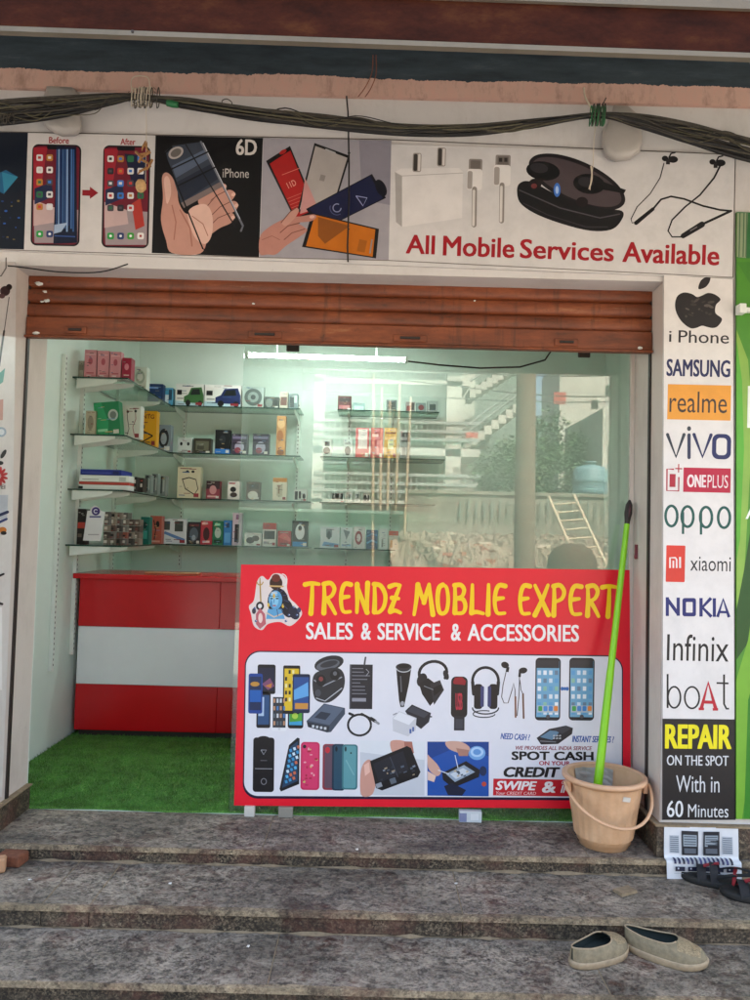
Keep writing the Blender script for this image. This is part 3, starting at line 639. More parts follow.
# lowest shelf: dense pile of small accessory boxes, then packs
cols_ = ['#4c423b', '#6d6257', '#3a3431', '#857a6c', '#54433c', '#716e68', '#8c4f42', '#5e5a55']
gi = 0
for ci in range(6):
    for ri in range(5):
        Y_ = 4.56 + ci * .035; X0 = at(104 + ci * 6.1, 520, Y_).x; W_ = .033; z0 = Z4 + .001 + ri * .0405
        if ci >= 4 and ri == 4: continue
        m = MB(); c_ = random.choice(cols_); m.box(X0, X0 + W_, Y_, Y_ + .08, z0, z0 + .039, c_, ch=.0012)
        q = Y_ - .0006
        m.box(X0 + .004, X0 + W_ - random.uniform(.006, .014), q, Y_, z0 + .012, z0 + random.uniform(.02, .034), random.choice(['#b5aea2', '#1c1a19', '#cfc8bc', '#7a5148', '#2c2a2a']))
        m.box(X0 + .005, X0 + .02, q, Y_, z0 + .004, z0 + .008, random.choice(['#d5cfc4', '#8b3c34', '#a39a8c']))
        tag(m.build('accessory_box', 'carton'), 'tiny brown grey accessory box in the dense pile on the lowest side shelf', 'box', 'tiny accessory boxes piled on the lowest side shelf')
product(78, 86, 509, 4.57, Z4, '#241c1a', [R_(.05, .45, .95, .62, '#b8372c'), R_(.1, .2, .6, .3, '#6a5a50')], 'black box with a red stripe behind the counter card')
T = thing('counter_card', 'white upright card with a purple disc on the lowest side shelf', 'display card', at(94, 541, 4.50))
fn = yplane(4.50); A = Art(fn, .0)
A.poly([(83, 540.5), (100.5, 541.2), (105, 512), (101, 511), (99.5, 507.5), (95, 505.5), (91, 507.5), (90, 511), (87.5, 510.5)], '#d8d5d6')
A.ell(95.8, 511.3, 4.2, 4.2, '#3c2a6e'); A.arc(95.8, 511.3, 1.8, 1.8, 40, 330, .9, '#d9d4e8'); A.rect(89.5, 516, 101, 517.6, '#4a4780')
A.rect(88, 534, 99, 535.2, '#a7a3a6')
A.build('printed_face', 'carton', T)
m = MB(); P = [at(83, 540.5, 4.5), at(100.5, 541.2, 4.5), at(105, 512, 4.5), at(87.5, 510.5, 4.5)]
m.add([p_ + Vector((0, .0003, 0)) for p_ in P] + [p_ + Vector((0, .005, 0)) for p_ in P], [(0, 1, 2, 3), (7, 6, 5, 4), (0, 4, 5, 1), (1, 5, 6, 2), (2, 6, 7, 3), (3, 7, 4, 0)]); m.build('backing', 'white_metal', T)
low = [(141, 149.5, 517, 5.0, '#1f6b5e', [R_(.2, .2, .8, .5, '#3fa090'), E_(.5, .7, .25, .12, '#0e3b35')], 'teal green pack beside the dense pile'),
 (150.5, 162, 516, 5.3, '#b05a4a', [('l', [(.3, .85), (.5, .5), (.4, .15)], .08, K), E_(.65, .7, .16, .12, K), R_(.1, .05, .9, .12, '#d89a88')], 'brick red pack picturing a black earphone'),
 (163, 187, 519, 5.44, '#d3d8da', [R_(.05, .55, .3, .9, '#4b4f4a'), R_(.5, .5, .85, .92, '#3f4a44'), ('p', [(.05, .4), (.1, .5), (.95, .2), (.9, .08)], '#5f86b8')], 'wide white box with blue stripes on the lowest back shelf'),
 (188, 200.5, 522, 5.44, '#26282c', [E_(.5, .45, .35, .3, '#56606a'), E_(.5, .3, .15, .12, '#9aa5ae'), R_(.1, .8, .9, .9, '#6a2f33')], 'dark pack between the wide white box and the red pack'),
 (201, 212.5, 521, 5.44, '#b23340', [E_(.5, .45, .28, .28, '#40181d'), R_(.1, .85, .6, .93, '#e5b5b0'), R_(.2, .08, .8, .16, '#e8cfc8')], 'bright red pack on the lowest back shelf'),
 (213, 223.5, 521, 5.44, '#1e6d4c', [E_(.5, .5, .3, .22, '#b3c6b8'), R_(.1, .08, .9, .22, '#0f3a28'), R_(.2, .8, .7, .9, '#9bd0b0')], 'deep green pack on the lowest back shelf'),
 (224, 232, 520.5, 5.44, '#2f78b5', [R_(.15, .1, .85, .5, '#5da3d6'), R_(.3, .7, .7, .9, '#173c60')], 'mid blue slim pack on the lowest back shelf'),
 (233, 242, 513, 5.44, '#c6b9c4', [R_(.25, .1, .75, .65, '#26262c'), R_(.35, .8, .7, .95, '#8a6a86')], 'tall pale lilac pack left of the glass edge'),
 (244.5, 261.5, 533, 5.44, '#dadad4', [E_(.35, .42, .24, .25, '#2e2b29'), E_(.66, .58, .22, .22, '#4a423c')], 'low white box picturing dark pods on the lowest back shelf'),
 (263, 276.5, 523, 5.44, '#ddd8d2', [R_(0, .72, 1, 1, '#a83a34'), R_(.1, .3, .9, .66, '#2e3236'), R_(.1, .08, .5, .2, GY)], 'white box with a red top band and dark window'),
 (278, 291, 531, 5.44, '#b33038', [('p', [(0, .6), (.5, .95), (1, .5), (1, .3)], '#d85a5e'), R_(.2, .1, .8, .25, '#6e1a20')], 'low red pack on the lowest back shelf'),
 (292.5, 308, 521, 5.44, '#2a2d30', [E_(.5, .58, .3, .3, '#dfe3e3'), R_(.05, .02, .95, .2, '#2d82c2'), E_(.5, .72, .12, .1, K)], 'dark box with a white device and blue base stripe')]
for a, b, t, Y_, c_, ar, l in low: product(a, b, t, Y_, Z4, c_, ar, l, 'pack' if 'pack' in l else 'box')
# right hand section, seen through the reflections
right = [(338, 351.5, 396, Z1, '#5b2e30', [R_(.1, .1, .9, .35, '#a9686a'), R_(.1, .6, .9, .85, '#2a2022')], 'small dark red box alone at the left end of the far top shelf'),
 (353, 365, 403, Z1, '#8fa6a3', [R_(.1, .1, .9, .6, '#bcd0cc')], 'low pale grey box on the far top shelf'),
 (386.5, 397, 400, Z1, '#6d7a78', [R_(.15, .2, .85, .85, '#353e3e')], 'small grey box with a dark window on the far top shelf'),
 (406, 415, 402, Z1, '#a9a09c', [R_(.1, .1, .5, .6, '#8c4648'), R_(.6, .2, .9, .9, '#4c4a4a')], 'small pale pack with a maroon patch on the far top shelf'),
 (416.5, 426, 403, Z1, '#8b9a98', [E_(.5, .5, .3, .3, '#7c3f43')], 'small grey pack with a maroon dot on the far top shelf'),
 (427.5, 438, 401, Z1, '#b5bdb8', [R_(.2, .2, .8, .7, '#5b6663')], 'last small pale pack on the far top shelf'),
 (322, 332, 439, Z2, '#d5d8d0', [E_(.5, .35, .35, .2, '#2d2f2e'), R_(.3, .6, .8, .85, '#5d5f5c')], 'small white box with dark pods on the far second shelf'),
 (343, 353, 439, Z2, '#c7ccc6', [E_(.5, .35, .3, .25, '#3b3e3d'), R_(.2, .7, .8, .8, GY)], 'small white box with one dark pod on the far second shelf'),
 (356, 369.5, 428, Z2, '#c0484c', [R_(.18, .3, .85, .95, '#e2cfcb')], 'red edged white box on the far second shelf'),
 (371, 383.5, 428, Z2, '#b23a44', [R_(.5, .1, 1, .6, '#d9777a'), R_(.1, .7, .6, .8, '#eab5b0')], 'plain red box on the far second shelf'),
 (384.5, 397, 428, Z2, '#cf9a3c', [R_(.3, .3, .75, .62, '#d6d9a8'), R_(.1, .8, .9, .86, '#8a4c28')], 'golden yellow box on the far second shelf'),
 (400.5, 411, 431, Z2, '#8f9490', [R_(.1, .6, .9, .95, '#3a3e3e'), R_(.2, .1, .5, .4, '#5a5e5e')], 'grey box with a dark top on the far second shelf'),
 (331, 344.5, 492.5, Z3, '#b9c2bb', [R_(.1, .3, .9, .9, '#222524')], 'low box with a black strip on the far third shelf'),
 (347.5, 352.5, 492, Z3, '#c3c8c0', [R_(.2, .4, .8, .8, '#5a6460')], 'tiny pale pack on the far third shelf left of its twin'),
 (354.5, 360, 492, Z3, '#c3c8c0', [R_(.2, .4, .8, .8, '#5a6460')], 'tiny pale pack on the far third shelf right of its twin'),
 (363, 370, 493, Z3, '#b5aca0', [E_(.35, .5, .25, .3, K), R_(.6, .2, .9, .8, '#3b3533')], 'tiny beige pack with black pieces on the far third shelf'),
 (320.5, 340, 527, Z4, '#cdd5d8', [R_(.3, .5, .6, .9, '#6f7a80'), ('p', [(.1, .1), (.2, .3), (.95, .2), (.9, .05)], '#6b9ac6'), E_(.45, .6, .1, .2, '#39424a')], 'white box with a blue flash at the left end of the far lowest shelf'),
 (341, 352.5, 527.5, Z4, '#c6ced0', [('p', [(.2, .9), (.8, .8), (.5, .4)], '#6f7a80'), R_(.1, .1, .9, .2, '#88a9c4')], 'white box with a grey triangle on the far lowest shelf'),
 (353.5, 365.5, 527, Z4, '#d5d3d0', [E_(.45, .5, .3, .32, '#8a2430'), E_(.45, .5, .17, .18, '#e0cfcf')], 'white box with a dark red ring on the far lowest shelf'),
 (366.5, 378, 530, Z4, '#1f4c72', [('l', [(.05, .3), (.5, .45), (.95, .35)], .1, '#5b9cc9'), ('l', [(.05, .65), (.5, .8), (.95, .7)], .08, '#3a78a8')], 'deep blue box on the far lowest shelf'),
 (379, 388, 529, Z4, '#d0d6d2', [R_(.3, .1, .5, .5, '#7a8580')], 'plain white box between the blue and the red striped box'),
 (389, 398.5, 531, Z4, '#d9cfbd', [R_(0, .75, 1, 1, '#c2503a'), R_(.15, .1, .4, .5, '#b98a50')], 'small white box with a red top stripe on the far lowest shelf')]
for a, b, t, z_, c_, ar, l in right: product(a, b, t, 5.45, z_ - .002, c_, ar, l, 'pack' if 'pack' in l else 'box')
# ================================================================ PRINTED BOARDS
K = '#141315'
def slab_px(quad, Y, th, col, name, mat, parent, rim=None):
    m = MB(); P = [at(x, y, Y) for x, y in quad]
    m.add(P + [p + Vector((0, th, 0)) for p in P], [(0, 1, 2, 3), (7, 6, 5, 4), (0, 4, 5, 1), (1, 5, 6, 2), (2, 6, 7, 3), (3, 7, 4, 0)], col)
    return m.build(name, mat, parent)

# ---- long banner over the shutter
BN = thing('shop_banner', 'long printed phone banner reading All Mobile Services Available above the shutter', 'banner', (0, 3.1, 2.4))
slab_px([(-90, 130), (736, 154.5), (733.5, 278), (-90, 247)], 3.105, .012, '#d2cfcd', 'panel', 'print', BN)
def BA(sl=.03, k=0):
    a = Art(yplane(3.105), sl); a.k = k; return a
A = BA(); A.line([(-90, 130), (389, 139.6), (736, 154.8)], 1.0, '#5a524c', caps=False); A.line([(735.3, 155), (733, 277.6)], 1.0, '#5a524c', caps=False); A.line([(-90, 247), (259, 257.5), (389, 260.5), (733, 277.4)], .8, '#6b625b', caps=False); A.build('border_line', 'print', BN)
A = BA()   # dark tech picture
A.poly([(-90, 131), (28, 132.8), (24, 249.5), (-90, 246.8)], '#0c1524')
A.poly([(-8, 176), (6, 170), (18, 177), (4, 194), (-8, 188)], '#1d5a80'); A.poly([(2, 172), (18, 177), (4, 193)], '#2f7f9c')
for i in range(26): A.ell(random.uniform(-20, 19), random.uniform(200, 240), random.uniform(.5, 1.7), random.uniform(.5, 1.2), random.choice(['#1f3f7a', '#2a5cae', '#16264a', '#7a6a3c']), n=8)
A.build('dark_picture', 'print', BN)
A = BA(.02)
A.poly([(28.6, 133), (155, 135.4), (151.3, 252.6), (24.6, 249.6)], '#d2cecb')
A.text('Before', 49, 137, 69, 143.6, '#9c1822', .03); A.text('After', 120.5, 138.6, 135.5, 145, '#9c1822', .03)
A.build('comparison_lettering', 'print', BN)
ic = ['#e6e2de', '#3a78c8', '#4d4a50', '#d8d4d0', '#c23a3a', '#2f6f4a', '#2b2a30', '#dadada', '#b8803a']
def phoneX(x0, y0, x1, y1, broken):
    A = BA(.02, 24); A.rr(x0, y0, x1, y1, 6, '#17151a'); A.rr(x0 + 1.6, y0 + 1.6, x1 - 1.6, y1 - 1.6, 4.6, '#6e1c2c')
    A.poly([(x0 + 2, y1 - 40), (x1 - 2, y1 - 36), (x1 - 3, y1 - 3), (x0 + 3, y1 - 3)], '#9d8f92')
    A.poly([(x0 + 2, y1 - 46), (x0 + 24, y1 - 38), (x0 + 26, y1 - 24), (x0 + 2, y1 - 20)], '#c4a9a6')
    A.poly([(x0 + 2, y0 + 3), (x0 + 16, y0 + 3), (x0 + 10, y0 + 40), (x0 + 2, y0 + 56)], '#a02432'); A.poly([(x0 + 3, y0 + 44), (x0 + 20, y0 + 38), (x0 + 22, y0 + 52), (x0 + 3, y0 + 60)], '#232a4a')
    if not broken:
        A.poly([(x0 + 22, y0 + 8), (x1 - 3, y0 + 10), (x1 - 3, y0 + 44), (x0 + 30, y0 + 40)], '#1b1f3a'); A.poly([(x1 - 18, y1 - 44), (x1 - 9, y1 - 50), (x1 - 5, y1 - 22), (x1 - 14, y1 - 18)], '#b23a30')
    A.rr((x0 + x1) / 2 - 9, y0 + 1, (x0 + x1) / 2 + 9, y0 + 5, 1.9, '#17151a')
    for r in range(5):
        for c in range(4):
            if r == 4 and c == 3: continue
            X = x0 + 5 + c * 10; Y = y0 + 10 + r * 12.3
            if X + 6 > x1 - 2: continue
            A.rr(X, Y, X + 6.4, Y + 6.4, 1.5, random.choice(ic)); A.rect(X + 1.6, Y + 1.8, X + 4.6, Y + 4.4, random.choice(ic))
    for c, q in enumerate(('#2f9a48', '#2c3f70', '#3f9a3c', '#e4e0dc')):
        X = x0 + 5 + c * 10; A.rr(X, y1 - 15, X + 6.6, y1 - 8.5, 1.6, q); A.ell(X + 3.3, y1 - 11.8, 1.4, 1.4, '#e8e8e8' if c != 3 else '#a04040', n=8)
    if broken:
        A.poly([(x0 + 25.5, y0 + 2), (x1 - 4, y0 + 2.5), (x1 - 3, y1 - 3), (x0 + 22, y1 - 2)], '#0d1730')
        for i in range(9):
            X = x0 + 25.5 + i * 2.1; A.line([(X, y0 + 5), (X - .4, y1 - 20 + (i % 3) * 3)], .8 + (i % 3) * .4, ['#31598f', '#86a5cc', '#1d3768', '#4e7ab3'][i % 4], caps=False)
        A.poly([(x0 + 23, y1 - 21), (x0 + 36, y1 - 23), (x0 + 30, y1 - 14), (x0 + 22.5, y1 - 12)], '#9fb3cc'); A.line([(x0 + 23, y1 - 10), (x1 - 5, y1 - 9)], 1.2, '#35508c')
    A.build('phone_picture', 'print', BN)
phoneX(31.6, 144.6, 80.5, 246, True); phoneX(102.5, 145.8, 149.6, 248, False)
A = BA(.03, 24); A.poly([(82.5, 190), (90, 190.2), (90, 186.8), (98.3, 193), (90, 199), (90, 196), (82.3, 195.6)], '#8d1420'); A.build('arrow_picture', 'print', BN)
# black picture: glass film held in a hand
A = BA(.02); A.poly([(155.6, 135.5), (263, 138), (259, 257.2), (151.8, 253)], '#0c0b0d')
sk = '#c49282'; sk2 = '#a8705f'; sk3 = '#e0b8a8'; dkl = '#6e4238'
A.poly([(162, 178), (166, 172.5), (172, 177), (177, 189), (179, 203), (187, 214), (200, 207), (206, 220), (207, 238), (200, 253.6), (172, 253), (166, 240), (161, 220), (163, 198)], sk)
A.poly([(164, 180), (167, 176), (170, 181), (171, 194), (167, 204), (165, 192)], sk3); A.line([(172, 205), (176, 222), (174, 240)], 1.2, sk2); A.line([(180, 210), (190, 228), (192, 246)], 1.4, sk2)
for P in ([(198, 200), (206, 188), (218, 183), (226, 185), (224, 192), (212, 199), (204, 210)], [(204, 210), (216, 196), (228, 190), (235, 193), (232, 200), (220, 208), (209, 219)], [(208, 219), (220, 207), (232, 201), (238, 204), (235, 211), (223, 217), (211, 228)], [(208, 228), (218, 218), (230, 213), (234.5, 216), (231, 223), (220, 228), (209, 235)]):
    A.poly(P, sk); A.line([P[0], P[1], P[2]], .8, dkl); A.ell(P[3][0] - 1.6, P[3][1] + 1.6, 2.2, 1.8, sk3, -30)
A.poly([(188, 212), (204, 204), (212, 214), (212, 234), (205, 244), (194, 236)], sk3); A.line([(192, 216), (203, 224), (208, 236)], .9, sk2)
A.poly([(165, 152), (172, 146), (201, 142), (222, 181), (181, 203)], '#39404d'); A.poly([(172, 166), (206, 149), (210, 158), (176, 178)], '#59657a'); A.poly([(177, 182), (213, 163), (220, 178), (184, 201)], '#242b3a'); A.poly([(181, 203), (222, 181), (224, 186), (184, 208)], '#7d6f6c')
A.line([(172, 147), (165.5, 153), (167, 160), (203, 249), (208, 250), (214, 245)], 1.5, '#08080a'); A.line([(186, 145), (236, 228)], 1.3, '#15161a'); A.line([(201, 142), (243, 226), (241, 231)], 2.0, '#6f727c'); A.line([(203, 143), (240, 219)], .7, '#c9ccd4')
A.line([(170, 170), (208, 152)], 1.5, '#0a0b0e'); A.line([(178, 186), (216, 167)], 1.5, '#0a0b0e')
A.ell(176, 153, 8, 5.6, '#b5aca6', -30); A.ell(176, 153, 5.8, 3.8, '#6a6460', -30)
A.build('glass_film_picture', 'print', BN)
A = BA(.02, 60); A.text('6D', 236, 139.5, 257, 155.5, '#d8d2cc', .035); A.text('iPhone', 222.8, 169, 249, 178, '#c9c4bf', .0); A.build('lettering', 'print', BN)
# grey picture: four tempered glasses fanned in a hand
A = BA(.02); A.poly([(263.4, 138), (391.4, 140.5), (388.6, 260), (259.5, 257.3)], '#a09ca2'); A.poly([(359, 140), (391.3, 140.6), (390, 205), (362, 200)], '#8a8690')
def ph(pts, body, scr, inset=.1, notch=None):
    cx = sum(p[0] for p in pts) / 4; cy = sum(p[1] for p in pts) / 4
    A.poly(pts, body); A.poly([(cx + (x - cx) * (1 - inset), cy + (y - cy) * (1 - inset * .8)) for x, y in pts], scr)
ph([(266, 161), (290, 146), (318, 213), (296, 222)], '#12100f', '#a8201f', .14)
A.line([(282, 175), (300, 168)], .7, '#d47a6c'); A.text('11D', 287, 181, 296, 187, '#e0a090', .01, a=-25); A.ell(283, 152, 4, 2, '#a8201f', -30)
for i in range(4): A.line([(287 + i * 1.5, 199 + i * 3), (302 + i * 1.5, 193 + i * 3)], .6, '#c9685c', caps=False)
ph([(314.5, 143), (350, 156), (333, 211), (297, 212)], '#121214', '#aaa39e', .1)
A.poly([(305, 178), (318, 208), (300, 214)], '#c48e8a'); A.line([(326, 149.5), (335, 153)], 1.4, '#a9a9a9'); A.rect(320, 175, 325, 181, '#8d8782', 15)
ph([(306, 209), (372, 174), (386, 198), (322, 230)], '#0d0d18', '#14193c', .08)
A.ell(381, 188, 5, 9, '#0d0d18', -25); A.line([(356, 196), (363, 206), (367, 198), (356, 196)], .9, '#9aa0c8'); A.arc(337, 208, 4, 4, 0, 300, 1, '#8c92b4'); A.arc(337, 208, 7, 7, 60, 200, .8, '#50567c')
ph([(312, 213), (379, 229), (376, 258.5), (302, 247)], '#141112', '#c06a14', .1)
A.poly([(318, 217), (350, 226), (325, 244), (318, 236)], '#8a4e18'); A.line([(372, 240), (370, 253)], 1.4, '#888888'); A.rect(358, 240, 366, 252, '#a05a12', 12)
A.poly([(260, 237), (268, 228), (280, 221), (290, 217), (300, 216.5), (314, 214.5), (316, 218), (310, 221.5), (298, 223), (304, 227), (307, 231), (298, 238), (286, 246), (276, 254.4), (268, 254.6), (259.7, 254)], '#b98274')
A.poly([(282, 222), (290, 212), (296, 208), (299, 211), (294, 219), (286, 226)], '#c49282'); A.line([(281, 223), (290, 212), (296, 208)], .8, '#6e4238')
A.line([(300, 223), (288, 226), (280, 233)], 1, '#7e4c40'); A.line([(305, 229), (292, 233), (284, 240)], .9, '#7e4c40'); A.line([(262, 240), (272, 236), (280, 240)], .8, '#9a6456'); A.ell(312, 217, 2.6, 1.6, '#dbb3a4', -8)
A.build('tempered_glass_picture', 'print', BN)
# right section: charger, cables, earbuds, neckband
A = BA(.03)
A.poly([(395, 172), (401, 168.5), (459, 168), (463, 172), (462, 218), (402, 227), (396, 222)], '#dedad7'); A.poly([(395, 172), (402, 176), (402, 227), (396, 222)], '#a8a4a0'); A.line([(396, 173), (402, 176), (463, 173)], .7, '#b5b0ac')
for X, Y in ((417, 155), (441.5, 149.5)): A.rr(X - 4.3, Y - 2, X + 4.3, Y + 17, 2, '#9b938b'); A.rr(X - 3.4, Y - 1, X + .4, Y + 16, 1.6, '#3c3733'); A.rr(X + 1, Y - 1, X + 3.4, Y + 16, 1, '#dad4ce')
A.build('charger_picture', 'print', BN)
A = BA(.03)
for X, Y, w_ in ((475.5, 159, 9), (503, 155, 10)):
    A.rr(X - w_ * .75, Y, X + w_ * .75, Y + 13, 1.5, '#8d8680'); A.rr(X - w_ * .55, Y + 1.5, X + w_ * .55, Y + 11, 1, '#6f6862'); A.rr(X - w_ * .95, Y + 10, X + w_ * .75, Y + 31, 3, '#e2deda'); A.rr(X - w_ * .9, Y + 12, X - w_ * .35, Y + 30, 2, '#a39c96')
    A.line([(X - 1, Y + 30), (X - 1.5, Y + 66)], 5, '#8a837c'); A.line([(X - 1.6, Y + 32), (X - 2.2, Y + 66)], 2.6, '#d8d3ce')
    if w_ == 10: A.rect(X - 4, Y + 3, X - .8, Y + 7, '#332e2b'); A.rect(X + 1.2, Y + 3, X + 4.4, Y + 7, '#332e2b')
A.build('usb_cable_picture', 'print', BN)
A = BA(.03)
A.poly(A.rot([(577 + 52 * math.cos(t / 14 * 6.283), 182 + 21 * math.sin(t / 14 * 6.283)) for t in range(14)], 577, 182, 24), '#1b171a'); A.poly(A.rot([(577 + 48 * math.cos(t / 14 * 6.283), 182 + 17 * math.sin(t / 14 * 6.283)) for t in range(14)], 577, 182, 24), '#4a3f42')
P = [(517, 192), (520, 183), (532, 182), (560, 196), (600, 208), (622, 211), (621, 221), (610, 230), (585, 230), (545, 218), (522, 205)]
A.poly(P, '#111013'); A.line([(519, 190), (560, 208), (600, 218), (620, 214)], 1.2, '#4b474d'); A.line([(523, 203), (548, 215), (586, 227), (608, 227)], .8, '#3a363c')
A.ell(543, 171, 17, 9.5, '#0d0c0e', 8); A.ell(539, 168, 9, 5, '#2a272b', 8); A.ell(535, 184, 6.5, 5.5, '#1c1315'); A.ell(534, 186, 3, 2.5, '#6a3030')
A.ell(589, 184, 16, 10, '#0d0c0e', 8); A.poly([(590, 177), (626, 190), (624, 193.5), (594, 188)], '#0d0c0e'); A.ell(586, 182, 8, 5, '#29262a', 8); A.ell(582, 202, 6, 5, '#1c1315'); A.ell(557, 190, 3.4, 7, '#3f74c8'); A.ell(557, 190, 1.6, 4, '#a8c4ec')
A.build('earbud_case_picture', 'print', BN)
A = BA(.03)
for X, Y in ((669, 158.5), (716.5, 162)):
    A.ell(X + 4, Y + 1, 5, 3.4, '#151214'); A.ell(X - 4, Y, 3.2, 2.8, '#151214'); A.line([(X, Y - 1), (X + 2, Y - 5), (X + 6, Y - 6)], 1.6, '#151214'); A.rect(X - 3, Y + 1, X + 1, Y + 6, '#2b2628')
A.line([(664, 163), (660, 178), (650, 194), (637, 207), (631, 219), (632, 223), (637, 222)], 1.0, '#2c2728')
A.line([(636, 223), (653, 209)], 4.2, '#151214', 3.4); A.line([(653, 209), (661, 199.5), (671, 196.5), (684, 199), (703, 206), (720, 210), (731, 211)], 1.9, '#151214')
A.line([(731, 211), (703, 224)], 2.4, '#151214'); A.line([(702, 224.5), (683, 236)], 6, '#151214', 5); A.line([(681, 237), (672, 237), (668, 231), (672, 220), (685, 207), (700, 195), (714, 178), (720, 166)], 1.3, '#151214', 1.8)
A.line([(690, 231), (697, 227)], 1, '#7b7478')
A.build('neckband_picture', 'print', BN)
for t, a, b, yt, yb in (('All', 406, 435, 235, 254), ('Mobile', 443, 514.5, 237, 257), ('Services', 520, 614, 240.5, 260), ('Available', 622.5, 719.5, 243.5, 264)): A = BA(.036); A.text(t, a, yt, b, yb, '#9e0f1e', .035); A.build('headline_lettering', 'print', BN)

# ---- brand column on the right pilaster
RP = thing('brand_panel', 'tall narrow white panel listing phone brands down the right pilaster', 'sign panel', (1.33, 3.1, .16))
slab_px([(663.5, 274.5), (733.5, 278.8), (735.3, 820.5), (661.5, 820.5)], 3.108, .008, '#ded9d6', 'panel', 'print', RP)
def RA(sl=.022): return Art(yplane(3.108), sl)
A = RA(); A.line([(664, 275), (733.4, 279.2), (735, 820)], .7, '#57504c', caps=False); A.line([(663.7, 275), (661.9, 820)], .6, '#8a837e', caps=False); A.build('border_line', 'print', RP)
A = RA()
P = [(692, 294), (697, 297), (702, 295.5), (708, 293), (715, 294.5), (720.5, 299.5), (716, 305), (715.5, 313), (722, 319), (718, 326), (713, 328), (707, 327), (702, 325.8), (696, 328), (690, 328), (682, 322), (676.5, 313), (675, 304), (677.5, 296), (684, 292.5)]
A.poly(P, '#241f20')
for i in range(16): A.ell(random.uniform(684, 712), random.uniform(299, 322), random.uniform(1, 4), random.uniform(.6, 1.8), random.choice(['#4a4240', '#3a3331', '#5c5450']), random.uniform(-40, 40), n=8)
A.poly([(698.5, 289), (700, 282), (704, 278), (710, 276), (709.5, 282), (705, 287.5)], '#2a2425'); A.build('fruit_emblem', 'print', RP)
A = RA(); A.text('i', 669, 331, 671.5, 341.8, '#262024', .01); A.text('Phone', 678.5, 330.8, 729, 343.2, '#262024', .01)
A.build('lettering', 'print', RP)
A = RA(); A.text('SAMSUNG', 666.5, 359.5, 730.3, 376.8, '#232654', .03); A.build('lettering', 'print', RP)
A = RA(); A.rect(667.5, 384.8, 730.8, 420, '#e39a34'); A.text('realme', 669.5, 391.6, 727, 412.8, '#3f3026', .0); A.build('lettering', 'print', RP)
vb = '#1c2258'
A = RA(); A.line([(667.5, 434.5), (676, 457), (684, 434.5)], 3.2, '#2d3340'); A.line([(689, 435), (689, 457.5)], 3.4, '#2b3050'); A.ell(689, 428.6, 2, 2.4, '#3c4048'); A.line([(694, 434.5), (702.5, 457), (711, 435)], 3.3, '#222756')
A.rr(712, 434, 731, 459.3, 6.5, vb); A.rr(716.2, 438, 726.8, 455.2, 3.6, '#ded9d6'); A.build('lettering', 'print', RP)
A = RA(); A.line([(674, 469.3), (667, 469), (666.8, 490.6), (678.6, 491), (678.8, 477)], 1.5, '#a81c34', caps=False); A.line([(675.2, 468.5), (682.2, 468.8)], 1.2, '#a81c34', caps=False); A.line([(678.7, 464), (678.5, 472.5)], 1.2, '#a81c34', caps=False); A.text('1', 669.5, 474, 675.5, 487, '#a81c34', .02)
A.rect(683.3, 468, 730.6, 492.4, '#b3163a'); A.text('ONE', 687, 474.6, 706, 487.4, '#e8d8da', .04); A.text('PLUS', 707.5, 475, 728, 488, '#e8d8da', -.005); A.build('lettering', 'print', RP)
A = RA(0); tq = '#115049'
for X, Y in ((671.4, 516), (687.5, 516.6), (706, 517.2), (724, 517.6)): A.arc(X, Y, 5.9, 10.2, 0, 360, 2.7, tq, n=24)
A.line([(683, 512), (683, 534)], 2.4, tq, caps=False); A.line([(701, 512), (701, 534.6)], 2.4, tq, caps=False); A.build('lettering', 'print', RP)
A = RA(); A.rr(666, 545.4, 685, 582, 1, '#d2382c'); A.line([(670, 568), (670, 557.8), (675.4, 557.8), (676.6, 559.5), (676.6, 568)], 1.7, '#e9dcd8', caps=False); A.line([(673.3, 560.6), (673.3, 568)], 1.6, '#e9dcd8', caps=False); A.line([(680, 557), (680, 568)], 1.9, '#e9dcd8', caps=False)
A.text('xiaomi', 690.3, 556.8, 730.8, 571.2, '#232126', -.005); A.build('lettering', 'print', RP)
A = RA(0); nb = '#1b2368'
A.line([(667.3, 616), (667.3, 597.2)], 3.2, nb, caps=False); A.line([(666.8, 598.5), (678.6, 614.6)], 3.4, nb, caps=False); A.line([(678.2, 615.8), (678.2, 597.6)], 3.2, nb, caps=False)
A.rr(682.4, 598, 696, 616.4, 2.4, nb); A.rr(686, 602, 692.6, 612.6, .6, '#ded9d6')
A.line([(701, 598), (701, 616.6)], 3.3, nb, caps=False); A.line([(711, 598), (702.4, 607.4), (711.4, 616.8)], 3.2, nb, caps=False); A.line([(714.3, 598.2), (714.3, 616.9)], 3.2, nb, caps=False)
A.line([(717.4, 617), (723.2, 599.2), (729, 617.2)], 3.1, nb, caps=False); A.line([(719.6, 612), (727, 612.2)], 2.4, nb, caps=False); A.build('lettering', 'print', RP)
A = RA(); A.text('Infinix', 667, 634.5, 728.8, 661, '#191719', .0); A.build('lettering', 'print', RP)
A = RA(0); A.line([(667.6, 674), (667.6, 708)], 1.9, '#1b191b', caps=False); A.arc(674.2, 697.3, 6.3, 10.6, 0, 360, 1.8, '#1b191b', n=22); A.arc(692, 697.6, 7.3, 10.8, 0, 360, 1.8, '#1b191b', n=22)
A.line([(724, 674.4), (724, 704), (726.5, 708.8), (729, 708.6)], 1.9, '#1b191b', caps=False); A.line([(716.5, 683), (728.5, 683.4)], 1.8, '#1b191b', caps=False)
A.line([(701, 709.6), (708.2, 682.6), (716, 710)], 3.8, '#b81f31', caps=False); A.line([(703.6, 702), (713, 702.3)], 3.2, '#b81f31', caps=False); A.rect(698.6, 707.6, 704, 710.2, '#b81f31'); A.rect(712.6, 708, 718, 710.6, '#b81f31'); A.build('lettering', 'print', RP)
